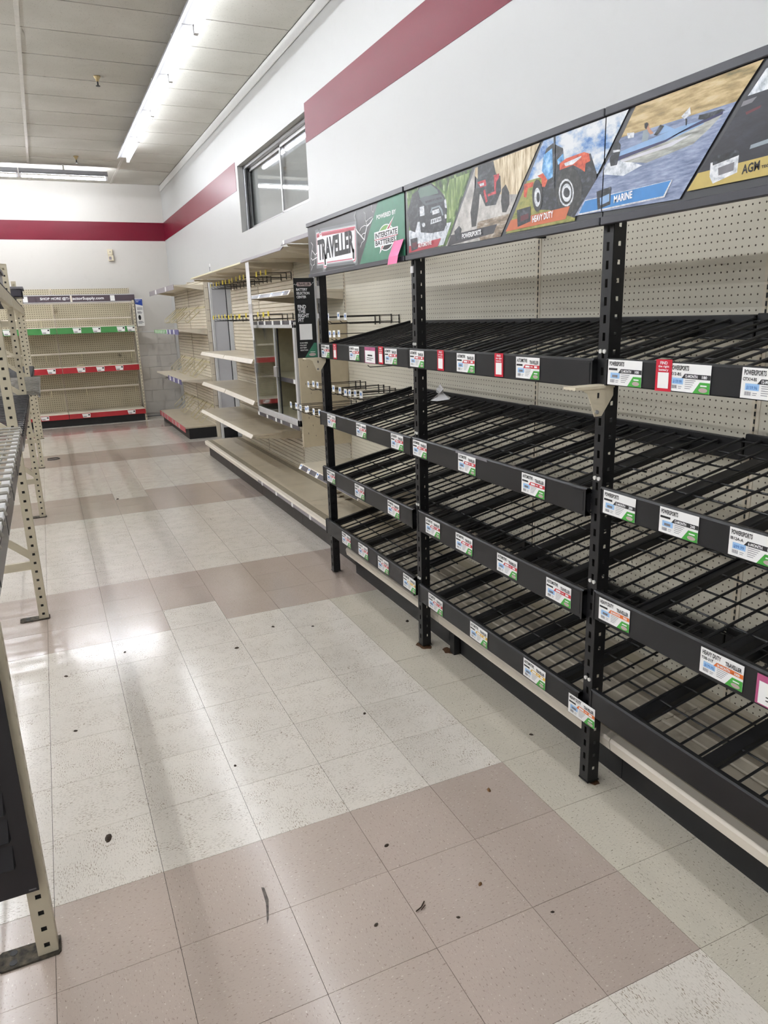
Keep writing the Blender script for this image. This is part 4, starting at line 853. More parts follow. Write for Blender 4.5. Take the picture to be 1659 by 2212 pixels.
ART=[
("forest_picture","foliage",[(0.011,0.267),(0.543,0.263),(0.347,0.018),(0.032,0.024)]),
("forest_picture","reedgreen",[(0.378,0.253),(0.525,0.253),(0.403,0.114),(0.363,0.113),(0.351,0.206)]),
("forest_picture","spray",[(0.024,0.109),(0.228,0.103),(0.39,0.1),(0.326,0.023),(0.028,0.021)]),
("truck_picture","pic_dark",[(0.011,0.181),(0.046,0.224),(0.063,0.248),(0.107,0.255),(0.123,0.268),(0.232,0.264),(0.299,0.229),(0.337,0.201),(0.358,0.158),(0.352,0.092),(0.327,0.07),(0.151,0.075),(0.04,0.108)]),
("truck_picture","glassy",[(0.117,0.252),(0.131,0.262),(0.229,0.259),(0.282,0.232),(0.289,0.218),(0.133,0.223)]),
("truck_picture","hood",[(0.125,0.221),(0.172,0.224),(0.309,0.211),(0.335,0.192),(0.328,0.183),(0.179,0.188)]),
("truck_picture","pic_dark",[(0.177,0.205),(0.313,0.202),(0.32,0.194),(0.182,0.196)]),
("truck_picture","pic_white",[(0.128,0.189),(0.167,0.189),(0.171,0.152),(0.129,0.153)]),
("truck_picture","pic_white",[(0.335,0.187),(0.35,0.19),(0.357,0.155),(0.342,0.158)]),
("truck_picture","vest",[(0.22,0.157),(0.233,0.173),(0.298,0.173),(0.32,0.155),(0.329,0.133),(0.32,0.132),(0.308,0.151),(0.291,0.167),(0.24,0.166),(0.229,0.152)]),
("truck_picture","pic_white",[(0.237,0.161),(0.293,0.162),(0.3,0.146),(0.238,0.145)]),
("truck_picture","pic_white",[(0.225,0.129),(0.309,0.131),(0.312,0.114),(0.222,0.111)]),
("truck_picture","pic_dark",[(0.236,0.126),(0.243,0.126),(0.241,0.116),(0.234,0.115)]),
("truck_picture","pic_dark",[(0.252,0.126),(0.259,0.126),(0.257,0.116),(0.25,0.116)]),
("truck_picture","pic_dark",[(0.268,0.127),(0.275,0.127),(0.273,0.117),(0.266,0.117)]),
("truck_picture","pic_dark",[(0.283,0.127),(0.291,0.127),(0.289,0.118),(0.282,0.117)]),
("truck_picture","pic_dark",[(0.299,0.127),(0.306,0.127),(0.305,0.118),(0.297,0.118)]),
("truck_picture","pic_white",[(0.146,0.121),(0.16,0.125),(0.173,0.122),(0.177,0.112),(0.164,0.107),(0.151,0.111)]),
("truck_picture","pic_white",[(0.339,0.132),(0.347,0.135),(0.355,0.131),(0.355,0.118),(0.342,0.118)]),
("truck_picture","spray",[(0.089,0.102),(0.11,0.134),(0.13,0.132),(0.136,0.09),(0.227,0.077),(0.334,0.075),(0.349,0.093),(0.362,0.063),(0.204,0.06),(0.08,0.082)]),
("banner","red_banner",[(0.025,0.046),(0.309,0.05),(0.28,0.021),(0.023,0.018)]),
("battery_picture","pic_dark",[(0.038,0.073),(0.103,0.073),(0.106,0.028),(0.048,0.023)]),
("battery_picture","dark_red",[(0.054,0.055),(0.099,0.056),(0.098,0.037),(0.057,0.035)]),
("reeds_picture","reeds",[(0.566,0.261),(0.95,0.266),(0.828,0.129),(0.703,0.153),(0.602,0.208),(0.56,0.238)]),
("reeds_picture","splash",[(0.566,0.261),(0.561,0.174),(0.833,0.133),(0.732,0.009),(0.347,0.016),(0.396,0.059)]),
("reeds_picture","mud",[(0.585,0.077),(0.789,0.08),(0.732,0.009),(0.603,0.01),(0.579,0.054)]),
("buggy_picture","pic_dark",[(0.584,0.262),(0.685,0.262),(0.702,0.219),(0.729,0.207),(0.735,0.159),(0.703,0.119),(0.637,0.123),(0.584,0.194)]),
("buggy_picture","tyre",[(0.561,0.192),(0.602,0.188),(0.59,0.123),(0.573,0.064),(0.543,0.064),(0.534,0.116)]),
("buggy_picture","tyre",[(0.74,0.164),(0.763,0.175),(0.785,0.146),(0.786,0.108),(0.768,0.086),(0.744,0.089),(0.735,0.126)]),
("buggy_picture","red_paint",[(0.581,0.211),(0.636,0.211),(0.642,0.19),(0.602,0.19)]),
("buggy_picture","red_paint",[(0.688,0.216),(0.723,0.216),(0.721,0.202),(0.697,0.187)]),
("buggy_picture","red_paint",[(0.622,0.176),(0.633,0.18),(0.651,0.138),(0.639,0.134)]),
("buggy_picture","red_paint",[(0.65,0.161),(0.703,0.164),(0.706,0.155),(0.653,0.153)]),
("buggy_picture","red_paint",[(0.691,0.202),(0.705,0.197),(0.703,0.153),(0.695,0.154)]),
("buggy_picture","pic_white",[(0.596,0.203),(0.625,0.203),(0.627,0.194),(0.602,0.194)]),
("banner","charcoal_banner",[(0.389,0.052),(0.713,0.055),(0.691,0.027),(0.361,0.015)]),
("battery_picture","pic_dark",[(0.416,0.063),(0.452,0.079),(0.471,0.066),(0.461,0.033),(0.428,0.024)]),
("sky_picture","sky",[(0.969,0.268),(1.343,0.271),(1.227,0.129),(0.887,0.165)]),
("field_picture","field",[(0.887,0.165),(1.162,0.163),(1.133,0.015),(0.768,0.017)]),
("tractor_picture","pic_dark",[(1.017,0.25),(1.067,0.226),(1.073,0.193),(1.193,0.188),(1.222,0.132),(1.223,0.112),(1.133,0.023),(1.01,0.061),(0.931,0.073),(0.937,0.13),(0.988,0.158),(0.969,0.212),(0.985,0.242)]),
("tractor_picture","cabglass",[(0.973,0.226),(1.014,0.237),(1.022,0.155),(0.995,0.15),(0.964,0.182)]),
("tractor_picture","cabglass",[(1.04,0.199),(1.068,0.212),(1.073,0.193),(1.045,0.184)]),
("tractor_picture","sky",[(1.074,0.211),(1.095,0.217),(1.098,0.196),(1.074,0.195)]),
("tractor_picture","red_tractor",[(1.053,0.187),(1.084,0.195),(1.164,0.197),(1.186,0.189),(1.193,0.168),(1.173,0.165),(1.171,0.143),(1.148,0.156),(1.117,0.171),(1.054,0.168)]),
("tractor_picture","pic_white",[(1.073,0.183),(1.153,0.189),(1.152,0.185),(1.116,0.173),(1.082,0.174)]),
("tractor_picture","red_tractor",[(0.871,0.158),(0.923,0.157),(0.919,0.143),(0.892,0.142),(0.884,0.115),(0.87,0.12)]),
("tractor_picture","red_tractor",[(0.942,0.171),(0.971,0.174),(0.995,0.15),(0.983,0.132),(0.968,0.135),(0.963,0.16)]),
("tractor_picture","tyre",[(1.163,0.095),(1.16,0.074),(1.151,0.057),(1.135,0.045),(1.115,0.04),(1.093,0.043),(1.072,0.054),(1.054,0.071),(1.041,0.092),(1.036,0.115),(1.039,0.136),(1.05,0.153),(1.066,0.165),(1.087,0.169),(1.108,0.165),(1.129,0.154),(1.146,0.137),(1.158,0.117)]),
("tractor_picture","pic_white",[(1.125,0.094),(1.123,0.081),(1.118,0.07),(1.109,0.063),(1.098,0.06),(1.085,0.062),(1.073,0.068),(1.063,0.078),(1.056,0.091),(1.053,0.105),(1.055,0.118),(1.06,0.129),(1.07,0.136),(1.081,0.139),(1.094,0.137),(1.105,0.13),(1.115,0.12),(1.122,0.107)]),
("tractor_picture","tyre",[(1.119,0.095),(1.118,0.084),(1.113,0.075),(1.106,0.069),(1.096,0.066),(1.086,0.067),(1.076,0.073),(1.067,0.081),(1.062,0.092),(1.059,0.104),(1.061,0.115),(1.065,0.124),(1.073,0.13),(1.083,0.133),(1.093,0.131),(1.103,0.126),(1.111,0.117),(1.117,0.106)]),
("tractor_picture","pic_white",[(1.114,0.096),(1.113,0.087),(1.11,0.08),(1.104,0.075),(1.097,0.073),(1.089,0.074),(1.081,0.078),(1.075,0.085),(1.07,0.093),(1.068,0.103),(1.069,0.111),(1.073,0.119),(1.079,0.123),(1.086,0.125),(1.094,0.124),(1.102,0.12),(1.108,0.113),(1.112,0.105)]),
("tractor_picture","pic_dark",[(1.106,0.097),(1.106,0.092),(1.103,0.088),(1.1,0.086),(1.095,0.085),(1.09,0.086),(1.085,0.088),(1.08,0.092),(1.077,0.096),(1.076,0.101),(1.077,0.106),(1.079,0.11),(1.083,0.113),(1.088,0.113),(1.093,0.113),(1.098,0.11),(1.102,0.106),(1.105,0.102)]),
("tractor_picture","tyre",[(0.972,0.109),(0.971,0.092),(0.967,0.078),(0.96,0.069),(0.951,0.064),(0.942,0.065),(0.933,0.072),(0.925,0.084),(0.919,0.1),(0.917,0.117),(0.918,0.133),(0.922,0.147),(0.929,0.157),(0.938,0.161),(0.948,0.159),(0.957,0.152),(0.964,0.14),(0.97,0.125)]),
("tractor_picture","pic_white",[(0.962,0.105),(0.961,0.096),(0.959,0.087),(0.954,0.082),(0.949,0.079),(0.943,0.08),(0.937,0.084),(0.933,0.091),(0.929,0.1),(0.928,0.11),(0.929,0.12),(0.931,0.128),(0.936,0.134),(0.941,0.136),(0.947,0.135),(0.952,0.131),(0.957,0.124),(0.96,0.115)]),
("tractor_picture","pic_dark",[(0.958,0.106),(0.958,0.101),(0.957,0.096),(0.954,0.093),(0.952,0.092),(0.948,0.092),(0.945,0.095),(0.943,0.098),(0.941,0.103),(0.941,0.108),(0.941,0.113),(0.942,0.118),(0.944,0.121),(0.947,0.122),(0.95,0.121),(0.953,0.119),(0.956,0.116),(0.958,0.111)]),
("tractor_picture","pic_dark",[(1.021,0.27),(1.029,0.271),(1.032,0.12),(1.022,0.119)]),
("banner","orange_banner",[(0.799,0.057),(1.109,0.059),(1.09,0.025),(0.768,0.024)]),
("battery_picture","pic_dark",[(0.833,0.084),(0.91,0.086),(0.912,0.04),(0.839,0.031)]),
("battery_picture","dark_red",[(0.855,0.063),(0.899,0.066),(0.9,0.05),(0.855,0.045)]),
("shore_picture","shore",[(1.371,0.273),(1.753,0.272),(1.686,0.2),(1.317,0.203)]),
("lake_picture","lake",[(1.317,0.203),(1.686,0.2),(1.538,0.017),(1.134,0.028)]),
("boat_picture","spray",[(1.267,0.149),(1.33,0.145),(1.402,0.119),(1.333,0.105),(1.248,0.123)]),
("boat_picture","hull",[(1.3,0.164),(1.538,0.18),(1.653,0.184),(1.619,0.162),(1.569,0.136),(1.417,0.122),(1.33,0.14),(1.305,0.155)]),
("boat_picture","boat_blue",[(1.3,0.167),(1.525,0.184),(1.596,0.183),(1.597,0.174),(1.479,0.159),(1.305,0.155)]),
("boat_picture","boat_navy",[(1.304,0.157),(1.479,0.164),(1.65,0.182),(1.652,0.19),(1.577,0.181),(1.479,0.159),(1.309,0.147)]),
("boat_picture","boat_stripe",[(1.33,0.14),(1.501,0.145),(1.566,0.16),(1.487,0.153),(1.318,0.146)]),
("boat_picture","boat_blue",[(1.456,0.181),(1.472,0.2),(1.508,0.182),(1.477,0.181)]),
("boat_picture","pic_dark",[(1.306,0.197),(1.317,0.185),(1.316,0.166),(1.306,0.137),(1.281,0.138),(1.275,0.158),(1.286,0.178),(1.291,0.195)]),
("boat_picture","pic_white",[(1.288,0.177),(1.315,0.174),(1.316,0.169),(1.289,0.171)]),
("boat_picture","skin",[(1.404,0.215),(1.417,0.216),(1.42,0.204),(1.437,0.188),(1.426,0.187),(1.411,0.201)]),
("boat_picture","pic_dark",[(1.402,0.218),(1.411,0.219),(1.417,0.214),(1.41,0.203),(1.404,0.207)]),
("boat_picture","vest",[(1.399,0.201),(1.414,0.202),(1.421,0.186),(1.417,0.175),(1.396,0.176)]),
("boat_picture","pic_white",[(1.339,0.209),(1.367,0.205),(1.366,0.193),(1.344,0.195)]),
("boat_picture","pic_white",[(1.526,0.206),(1.552,0.221),(1.556,0.204),(1.537,0.198)]),
("boat_picture","pic_dark",[(1.58,0.187),(1.582,0.196),(1.594,0.195),(1.646,0.194),(1.658,0.189),(1.602,0.182)]),
("boat_picture","pic_dark",[(1.54,0.198),(1.545,0.197),(1.545,0.182),(1.542,0.183)]),
("boat_picture","pic_dark",[(1.438,0.183),(1.458,0.203),(1.472,0.197),(1.449,0.18)]),
("banner","pic_white",[(1.179,0.065),(1.512,0.066),(1.488,0.028),(1.148,0.028)]),
("banner","blue_banner",[(1.179,0.063),(1.507,0.065),(1.484,0.032),(1.153,0.032)]),
("battery_picture","pic_dark",[(1.228,0.081),(1.287,0.085),(1.288,0.039),(1.236,0.032)]),
("battery_picture","boat_blue",[(1.243,0.062),(1.282,0.068),(1.283,0.048),(1.247,0.042)]),
("night_picture","night",[(1.755,0.25),(1.928,0.265),(1.893,0.031),(1.56,0.031),(1.645,0.123)]),
("night_picture","spray",[(1.757,0.245),(1.792,0.257),(1.799,0.204),(1.716,0.203)]),
("night_picture","vest",[(1.736,0.1),(1.811,0.106),(1.812,0.097),(1.734,0.092)]),
("night_picture","grey_ink",[(1.706,0.195),(1.741,0.196),(1.729,0.187),(1.7,0.185)]),
("night_picture","dark_red",[(1.714,0.171),(1.754,0.176),(1.752,0.171),(1.717,0.165)]),
("banner","gold_banner",[(1.592,0.067),(1.816,0.07),(1.821,0.029),(1.561,0.031)]),
("battery_picture","pic_white",[(1.628,0.083),(1.707,0.086),(1.706,0.049),(1.639,0.036),(1.628,0.053)]),
("battery_picture","pic_dark",[(1.633,0.095),(1.704,0.098),(1.707,0.085),(1.635,0.076)]),
("battery_picture","grey_ink",[(1.651,0.068),(1.696,0.073),(1.696,0.055),(1.654,0.051)])]

def clip_poly(pts, a, keep_less):
    out = []
    for i in range(len(pts)):
        p, q = pts[i], pts[(i+1) % len(pts)]; ip, iq = ((p[0] <= a) == keep_less or p[0] == a), ((q[0] <= a) == keep_less or q[0] == a)
        if ip: out.append(p)
        if ip != iq: t = (a-p[0])/(q[0]-p[0]); out.append((a, p[1]+t*(q[1]-p[1])))
    return out
def clip_v(pts, lo, hi):
    f = lambda P, a, less: [(y, x) for x, y in clip_poly([(y, x) for x, y in P], a, less)]
    P = f(pts, hi, True)
    return f(P, lo, False) if len(P) > 2 else P
F2 = FS(1.03)
s2 = sign_frame(1.03, 1.25, 'header sign printed with a black truck, a red buggy and a tractor')
s3 = sign_frame(-.224, 1.226, 'header sign printed with a speeding boat beside a dark panel, right end of the rack')
from collections import OrderedDict
for sgn, lo, hi in ((s2, 0.004, 1.250), (s3, 1.254, 2.47)):
    for n, (nm, mm, pts) in enumerate(ART):
        P = clip_poly(pts, hi, True)
        if len(P) > 2: P = clip_poly(P, lo, False)
        if len(P) > 2: P = clip_v(P, .012, SH-.018)
        if len(P) > 2:
            m = MB(); flat(m, P, F2, .0006+.00006*n); m.build(nm, mm, sgn)
hN = .0006+.00006*len(ART)+.0003
for sgn, txt, u0, u1, v0, v1, mm, sl in ((s2, 'AUTOMOTIVE', .118, .237, .030, .046, 'white_print', .002), (s2, 'POWERSPORTS', .480, .614, .029, .047, 'white_print', .002), (s2, 'HEAVY DUTY', .924, 1.032, .034, .054, 'white_print', .003),
                                         (s3, 'MARINE', 1.302, 1.373, .040, .059, 'white_print', .003), (s3, 'AGM', 1.719, 1.765, .042, .062, 'ink_text', .002), (s3, 'TECHNOLOGY', 1.77, 1.84, .046, .052, 'ink_text', .001)):
    m = MB(); add_text(m, txt, u0, u1, v0, v1, F2, hN, .03, slope=sl); m.build('lettering', mm, sgn)

# ------------------------------------------------ narrow battery selection sign on the end post
bs = empty('selection_sign', (1.31, 2.24, 1.38)); tag(bs, 'narrow black vertical sign reading battery selection center on the end post', 'sign')
FB = lambda u, v, h: (1.250+u, 2.236-h, 1.381+v)
MB().box(1.250, 1.375, 2.236, 2.240, 1.381, 1.835).build('panel', 'bsc_black', bs)
MB().box(1.375, 1.384, 2.232, 2.246, 1.378, 1.84).build('edge_channel', 'alu_pale', bs)
MB().box(1.384, 1.408, 2.236, 2.25, 1.72, 1.79).build('clip', 'plastic_white', bs)
m = MB()
for s_, u0, u1, v0, v1 in (('BATTERY', .014, .083, .383, .398), ('SELECTION', .014, .094, .362, .377), ('CENTER', .014, .073, .341, .356), ('FIND', .017, .068, .282, .304), ('THE', .017, .063, .257, .279), ('RIGHT', .017, .084, .232, .254), ('FIT', .017, .052, .207, .229)):
    add_text(m, s_, u0, u1, v0, v1, FB, .0006, .025)
m.build('lettering', 'white_print', bs)
m = MB(); flat(m, [(.02, .105), (.098, .105), (.098, .195), (.02, .195)], FB, .0006); m.build('white_patch', 'paper', bs)
m = MB()
for s_, u0, u1, v0, v1 in (('SCAN HERE', .018, .066, .083, .091), ('FOR EASY', .018, .060, .069, .077), ('BATTERY', .018, .060, .055, .063), ('SELECTION', .018, .066, .041, .049)): add_text(m, s_, u0, u1, v0, v1, FB, .0006, .02)
m.build('lettering', 'paper', bs)
m = MB(); flat(m, [(.045, .003), (.122, .003), (.122, .085), (.105, .085)], FB, .0006); m.build('green_corner', 'green_panel', bs)
m = MB(); flat(m, ell(.092, .018, .022, .009), FB, .001); m.build('small_logo', 'logo_mauve', bs); m = MB(); flat(m, [(.08, .032), (.11, .032), (.11, .035), (.08, .035)], FB, .001); m.build('small_line', 'white_print', bs)
m = MB(); flat(m, [(.022, .408), (.102, .408), (.106, .414), (.104, .43), (.02, .43), (.018, .414)], FB, .0006); m.build('badge', 'logo_mauve', bs)
m = MB(); add_text(m, 'TRAVELLER', .024, .1, .412, .427, FB, .001, .03); m.build('lettering', 'ink_text', bs)
m = MB()
for pts in ([(.0, .416), (.008, .42), (.012, .414), (.02, .42)], [(.104, .42), (.11, .415), (.114, .424), (.122, .429)]):
    for (a, b), (c, d) in zip(pts[:-1], pts[1:]): flat(m, [(a, b), (c, d), (c, d+.002), (a, b+.002)], FB, .0006)
m.build('lightning', 'white_print', bs)

# ------------------------------------------------ price labels on the beams
LW, LH = .136, .072
LABC = {}
def label_meshes(kind, heading, part=None, price=None, term=None, extra=None):
    key = (kind, heading, part, price, term)
    if key in LABC: return LABC[key]
    G = lambda u, v, h: (-h, -u, v)
    out = []
    def put(name, matn, fill):
        m = MB(); fill(m); out.append((name, m.mesh(name, matn, normals=False)))
    R = lambda m, a, b, c, d, h: flat(m, [(a, c), (b, c), (b, d), (a, d)], G, h)
    card = MB().box(-.0006, 0, -LW, 0, 0, LH).mesh('price_label', 'paper')
    if kind == 'R':
        card = MB().box(-.0006, 0, -.056, 0, -.004, LH+.008).mesh('finder_tag', 'find_red')
        put('white_patch', 'paper', lambda m: R(m, .009, .047, .004, .046, .0012))
        put('lettering', 'white_print', lambda m: (add_text(m, 'FIND', .015, .041, .067, .075, G, .0012, .02), add_text(m, 'the right', .009, .047, .057, .065, G, .0012, .02), add_text(m, 'battery', .011, .045, .048, .056, G, .0012, .02)))
    elif kind == 'N':
        card = MB().box(-.0006, 0, -LW, 0, -.006, LH+.002).mesh('note_card', 'note_mauve')
        put('white_field', 'paper', lambda m: R(m, .008, LW-.004, -.003, .057, .0012))
        put('print_lines', 'ink_text', lambda m: (R(m, .04, .1, .03, .037, .0018), R(m, .03, .11, .019, .022, .0018), R(m, .03, .09, .010, .013, .0018)))
        put('pin', 'ink', lambda m: R(m, .066, .07, .062, .068, .0012))
    else:
        st = {'A': 'label_red', 'G': 'label_gold', 'H': 'label_orange', 'P': 'label_black'}[kind]
        def text(m):
            add_text(m, heading, .006, .066, .0545, .067, G, .0012, .028)
            if kind in 'AGH': add_text(m, 'TRAVELLER', .080, .130, .050, .062, G, .0012, .03)
            if part: add_text(m, part, .004, .042, .041, .049, G, .0012, .025)
            else: R(m, .004, .040, .042, .048, .0012)
        put('lettering', 'ink_text', text)
        put('stripe', st, lambda m: flat(m, [(.044, .035), (.054, .047), (LW, .047), (LW, .035)], G, .0012))
        if term: put('stripe_lettering', 'white_print', lambda m: (add_text(m, term[0], .056, .096, .037, .045, G, .0018, .03), add_text(m, term[1], .110, .126, .037, .045, G, .0018, .03)))
        else: put('stripe_lettering', 'white_print', lambda m: (R(m, .057, .082, .038, .0445, .0018), R(m, .086, .1, .040, .0425, .0018), R(m, .108, .124, .038, .0445, .0018)))
        put('price_box', 'price_blue', lambda m: R(m, .012, .050, .019, .035, .0012))
        put('price', 'tag_blue' if price else 'grey_ink', lambda m: add_text(m, price, .016, .046, .0205, .030, G, .0018, .03) if price else R(m, .02, .042, .022, .029, .0018))
        put('corner', 'label_green', lambda m: flat(m, [(.083, 0), (.104, .028), (LW, .028), (LW, 0)], G, .0012))
        put('corner_logo', 'logo_mauve', lambda m: flat(m, ell(.116, .009, .014, .006, n=12), G, .0018))
        put('corner_line', 'white_print', lambda m: R(m, .107, .127, .018, .0215, .0018))
        def fine(m):
            for k in range(5): R(m, .056, .090-.004*k, .030-.0052*k, .0316-.0052*k, .0012)
            for k in range(7): R(m, .012+.0026*k, .0135+.0026*k, .007, .016, .0012)
            R(m, .034, .044, .008, .0095, .0012); R(m, .034, .046, .0125, .014, .0012)
        put('fine_print', 'fine_print', fine)
    LABC[key] = (card, out); return LABC[key]
LAB = {1: [('A', 2.198), ('R', 2.001), ('A', 1.754), ('N', 1.545), ('R', 1.372), ('A', 1.296), ('A', 1.024), ('R', .767), ('A', .605), ('R', .329), ('A', .193), ('P', -.275), ('P', -.510), ('R', -.465), ('P', -.736)],
       2: [('A', 2.155), ('A', 1.70), ('A', 1.252), ('A', 1.013), ('A', .598), ('A', .147), ('P', -.282), ('P', -.512), ('P', -.745)],
       3: [('A', 2.212), ('A', 1.76), ('A', 1.317), ('A', .898), ('A', .621), ('A', .301), ('A', -.012), ('H', -.287), ('H', -.691), ('N', -.865)],
       4: [('A', 2.001), ('A', 1.742), ('A', 1.467), ('G', 1.154), ('A', .882), ('G', .503), ('G', .113), ('H', -.157)]}
SPEC = {(1, -.510): dict(part='X12-BS', price='$159.99', term=('12-MONTH', '180')), (1, -.736): dict(part='CITX14-BS', price='$159.96', term=('12-MONTH', '200')), (1, -.275): dict(term=('12-MONTH', '100')),
        (2, -.745): dict(part='IB12A-A', price='$99.99', term=('6-MONTH', '165')), (2, -.282): dict(term=('12-MONTH', '200')), (2, -.512): dict(term=('12-MONTH', '240')), (3, -.691): dict(part='TSIB-31T', price='$179.99', term=('18-MONTH', '1000')),
        (3, -.287): dict(term=('18-MONTH', '950'))}
KN = {'A': ('price_label', 'AUTOMOTIVE', 'white automotive price label with red stripe', 'label'), 'G': ('price_label', 'AUTOMOTIVE', 'white automotive price label with gold stripe', 'label'), 'H': ('price_label', 'HEAVY DUTY', 'white heavy duty price label with orange stripe', 'label'),
      'P': ('price_label', 'POWERSPORTS', 'white powersports price label with black stripe', 'label'), 'R': ('finder_tag', '', 'red find the right battery tag', 'tag'), 'N': ('note_card', '', 'white note card with mauve border', 'card')}
LVN = {1: 'top', 2: 'second', 3: 'third', 4: 'lowest'}
for lv, lst in LAB.items():
    cnt = {}
    for kd, y in sorted(lst, key=lambda t: -t[1]):
        by = 0 if y > 1.036 else (1 if y > -.21 else 2)
        z0, z1 = BEAM[lv][by]; nm, hd_, desc, cat = KN[kd]
        card, kids = label_meshes(kd, hd_, **SPEC.get((lv, y), {}))
        low = -.016 if (lv == 4 and y == -.157) else 0
        off = .0035 if (kd == 'R' and y == -.465) else .0016
        zc = (z0+z1)/2-LH/2-.001+low
        r = inst(nm, card, (XB-off, y, zc))
        r.rotation_euler = (random.gauss(0, .008), 0, 0)
        for n_, me in kids: c = inst(n_, me, (XB-off, y, zc)); c.location = (0, 0, 0); c.parent = r
        cnt[kd] = cnt.get(kd, 0)+1
        tag(r, '%s, %s of these from left on %s beam' % (desc, ORD[cnt[kd]-1], LVN[lv]), cat, 'price labels on the black rack' if kd in 'AGHP' else ('red finder tags' if kd == 'R' else 'note cards on the rack'))
# scrap of white plastic on the second shelf
m = MB(); import itertools
base_ = [(1.80, 1.61), (1.81, 1.55), (1.86, 1.50), (1.89, 1.54), (1.88, 1.60), (1.83, 1.64)]
V = [(x, y, 1.058+(x-1.418)*.2054+.008) for x, y in base_]+[(1.84+.02*math.cos(k), 1.57+.03*math.sin(k), 1.19+.02*(k % 2)) for k in range(6)]+[(1.845, 1.575, 1.235)]
m.add(V, [(k, (k+1) % 6, 6+(k+1) % 6, 6+k) for k in range(6)]+[(6+k, 6+(k+1) % 6, 12) for k in range(6)])
tag(m.build('plastic_scrap', 'plastic_white'), 'crumpled scrap of white plastic lying on the second sloping wire shelf', 'scrap')

# ================================================================== TAN STORAGE RACKS ON THE LEFT
lr = empty('tan_rack', (-.65, 4.8, 0)); tag(lr, 'long tan perforated steel storage rack with wire decks on the left side', 'rack')
LY = [-.17, 2.34, 4.85, 7.37, 9.90]; FX0, FX1 = -.345, -.297; RX0, RX1 = -1.02, -.972
tp = MB()
def tan_post(H):
    m = MB(); v = [0.0]; hs = []; z = .02
    while z+.014 < H-.01: hs.append(len(v)); v += [z, z+.014]; z += .0508
    v.append(H); us = [0, .017, .031, .048]; hl = {(1, j) for j in hs}
    m.plate((0, 0, 0), (1, 0, 0), (0, 0, 1), us, v, hl); m.plate((.048, 0, 0), (0, 1, 0), (0, 0, 1), [0, .013, .027, .04], v, hl); m.plate((0, 0, 0), (0, 1, 0), (0, 0, 1), [0, .04], [0, H], set()); m.plate((0, .04, 0), (1, 0, 0), (0, 0, 1), [0, .048], [0, H], set())
    return m.mesh('post', 'tan_metal')
tpm = tan_post(2.10); core = MB().box(.004, .044, .004, .036, .01, 2.05).mesh('dark_core', 'hole_shade')  # dark core added inside the posts so the holes look shaded
for n, y in enumerate(LY):
    for x0 in (FX0, RX0):
        o = inst('post', tpm, (x0, y, .006), lr); md = o.modifiers.new('thick', 'SOLIDIFY'); md.thickness = .002; md.offset = 0
        inst('dark_core', core, (x0, y, .006), lr); s_ = 1 if x0 == FX0 else -1
        a, b = (x0-.10, x0+.055) if s_ > 0 else (x0-.005, x0+.15)
        ft = MB().prism([(a+.012, y-.012), (b-.006, y-.012), (b, y-.004), (b, y+.05), (a+.012, y+.056), (a, y+.044), (a, y)], lambda p, q, h: (p, q, h), 0, .006).build('foot_plate', 'grime', lr)
        for q in (.006, .04): MB().lathe((a+.04, y+q, .006), [(.010, 0), (.010, .0008)], 10).build('bolt_hole', 'ink', ft)
    for z in (.30, .98, 1.62): MB().box(RX1, FX0, y+.008, y+.03, z, z+.045).build('strut', 'tan_metal', lr)
    for za, zb in ((.36, .96), (1.05, 1.60)):
        MB().add([(RX1, y+.01, zb), (RX1, y+.01, zb-.05), (FX0, y+.01, za+.05), (FX0, y+.01, za), (RX1, y+.028, zb), (RX1, y+.028, zb-.05), (FX0, y+.028, za+.05), (FX0, y+.028, za)],
                 [(0, 1, 3, 2), (4, 6, 7, 5), (0, 4, 5, 1), (2, 3, 7, 6), (0, 2, 6, 4), (1, 5, 7, 3)]).build('brace', 'tan_metal', lr)
def l_beam(y0, y1, z0, z1, x, m='tan_metal'):
    b = MB().box(x-.03, x, y0, y1, z0, z1).build('beam', m, lr, bevel=.003); return b
def wire_shelf(y0, y1, xf, z, wm, lipm, lip, pitch=.12, name='wire_deck', rw=.005):
    m = MB(); n = int((y1-y0)/pitch)
    for k in range(n+1):
        y = y0+(y1-y0)*k/n; m.tube([(RX0, y, z), (xf, y, z), (xf+.004, y, z-.018)], rw, 6)
    for x in (RX0+.05, (RX0+xf)/2, xf-.05): m.tube([(x, y0, z-.007), (x, y1, z-.007)], .004, 5)
    d = m.build(name, wm, lr)
    return d
for k in range(4):
    y0, y1 = LY[k]+.045, LY[k+1]-.005
    zt = 1.095 if k == 0 else 1.06
    xf = -.285 if k != 2 else -.20
    for x in (FX1+.018, RX1): 
        if x < -.5: l_beam(y0, y1, zt-.09, zt-.012, x)
    if k == 2:
        wire_shelf(y0, y1, xf, zt-.002, 'grey_wire', None, 0); MB().box(xf-.012, xf+.004, y0, y1, zt-.03, zt-.008).build('front_rail', 'aluminium', lr); l_beam(y0, y1, zt-.09, zt-.012, FX1)
    else:
        wire_shelf(y0, y1, xf, zt, 'white_wire' if k == 0 else 'dark_wire', None, 0, .12 if k == 0 else .10, rw=.0062 if k == 0 else .006)
        fb = l_beam(y0-.04, y1+.04, zt-.095, zt-.012, FX1+.012, 'plastic_white')
        for q in range(5):
            a = y0+q*(y1-y0)/5; MB().box(FX1+.012, FX1+.014, a+.02, a+(y1-y0)/5-.02, zt-.085, zt-.022).build('dark_insert', 'sign_black', fb)
    if k in (1, 2, 3):
        zu = 1.86
        for x in (FX1+.006, RX1): l_beam(y0, y1, zu-.09, zu, x)
        wire_shelf(y0, y1, FX1, zu+.012, 'dark_wire', None, 0, .10)
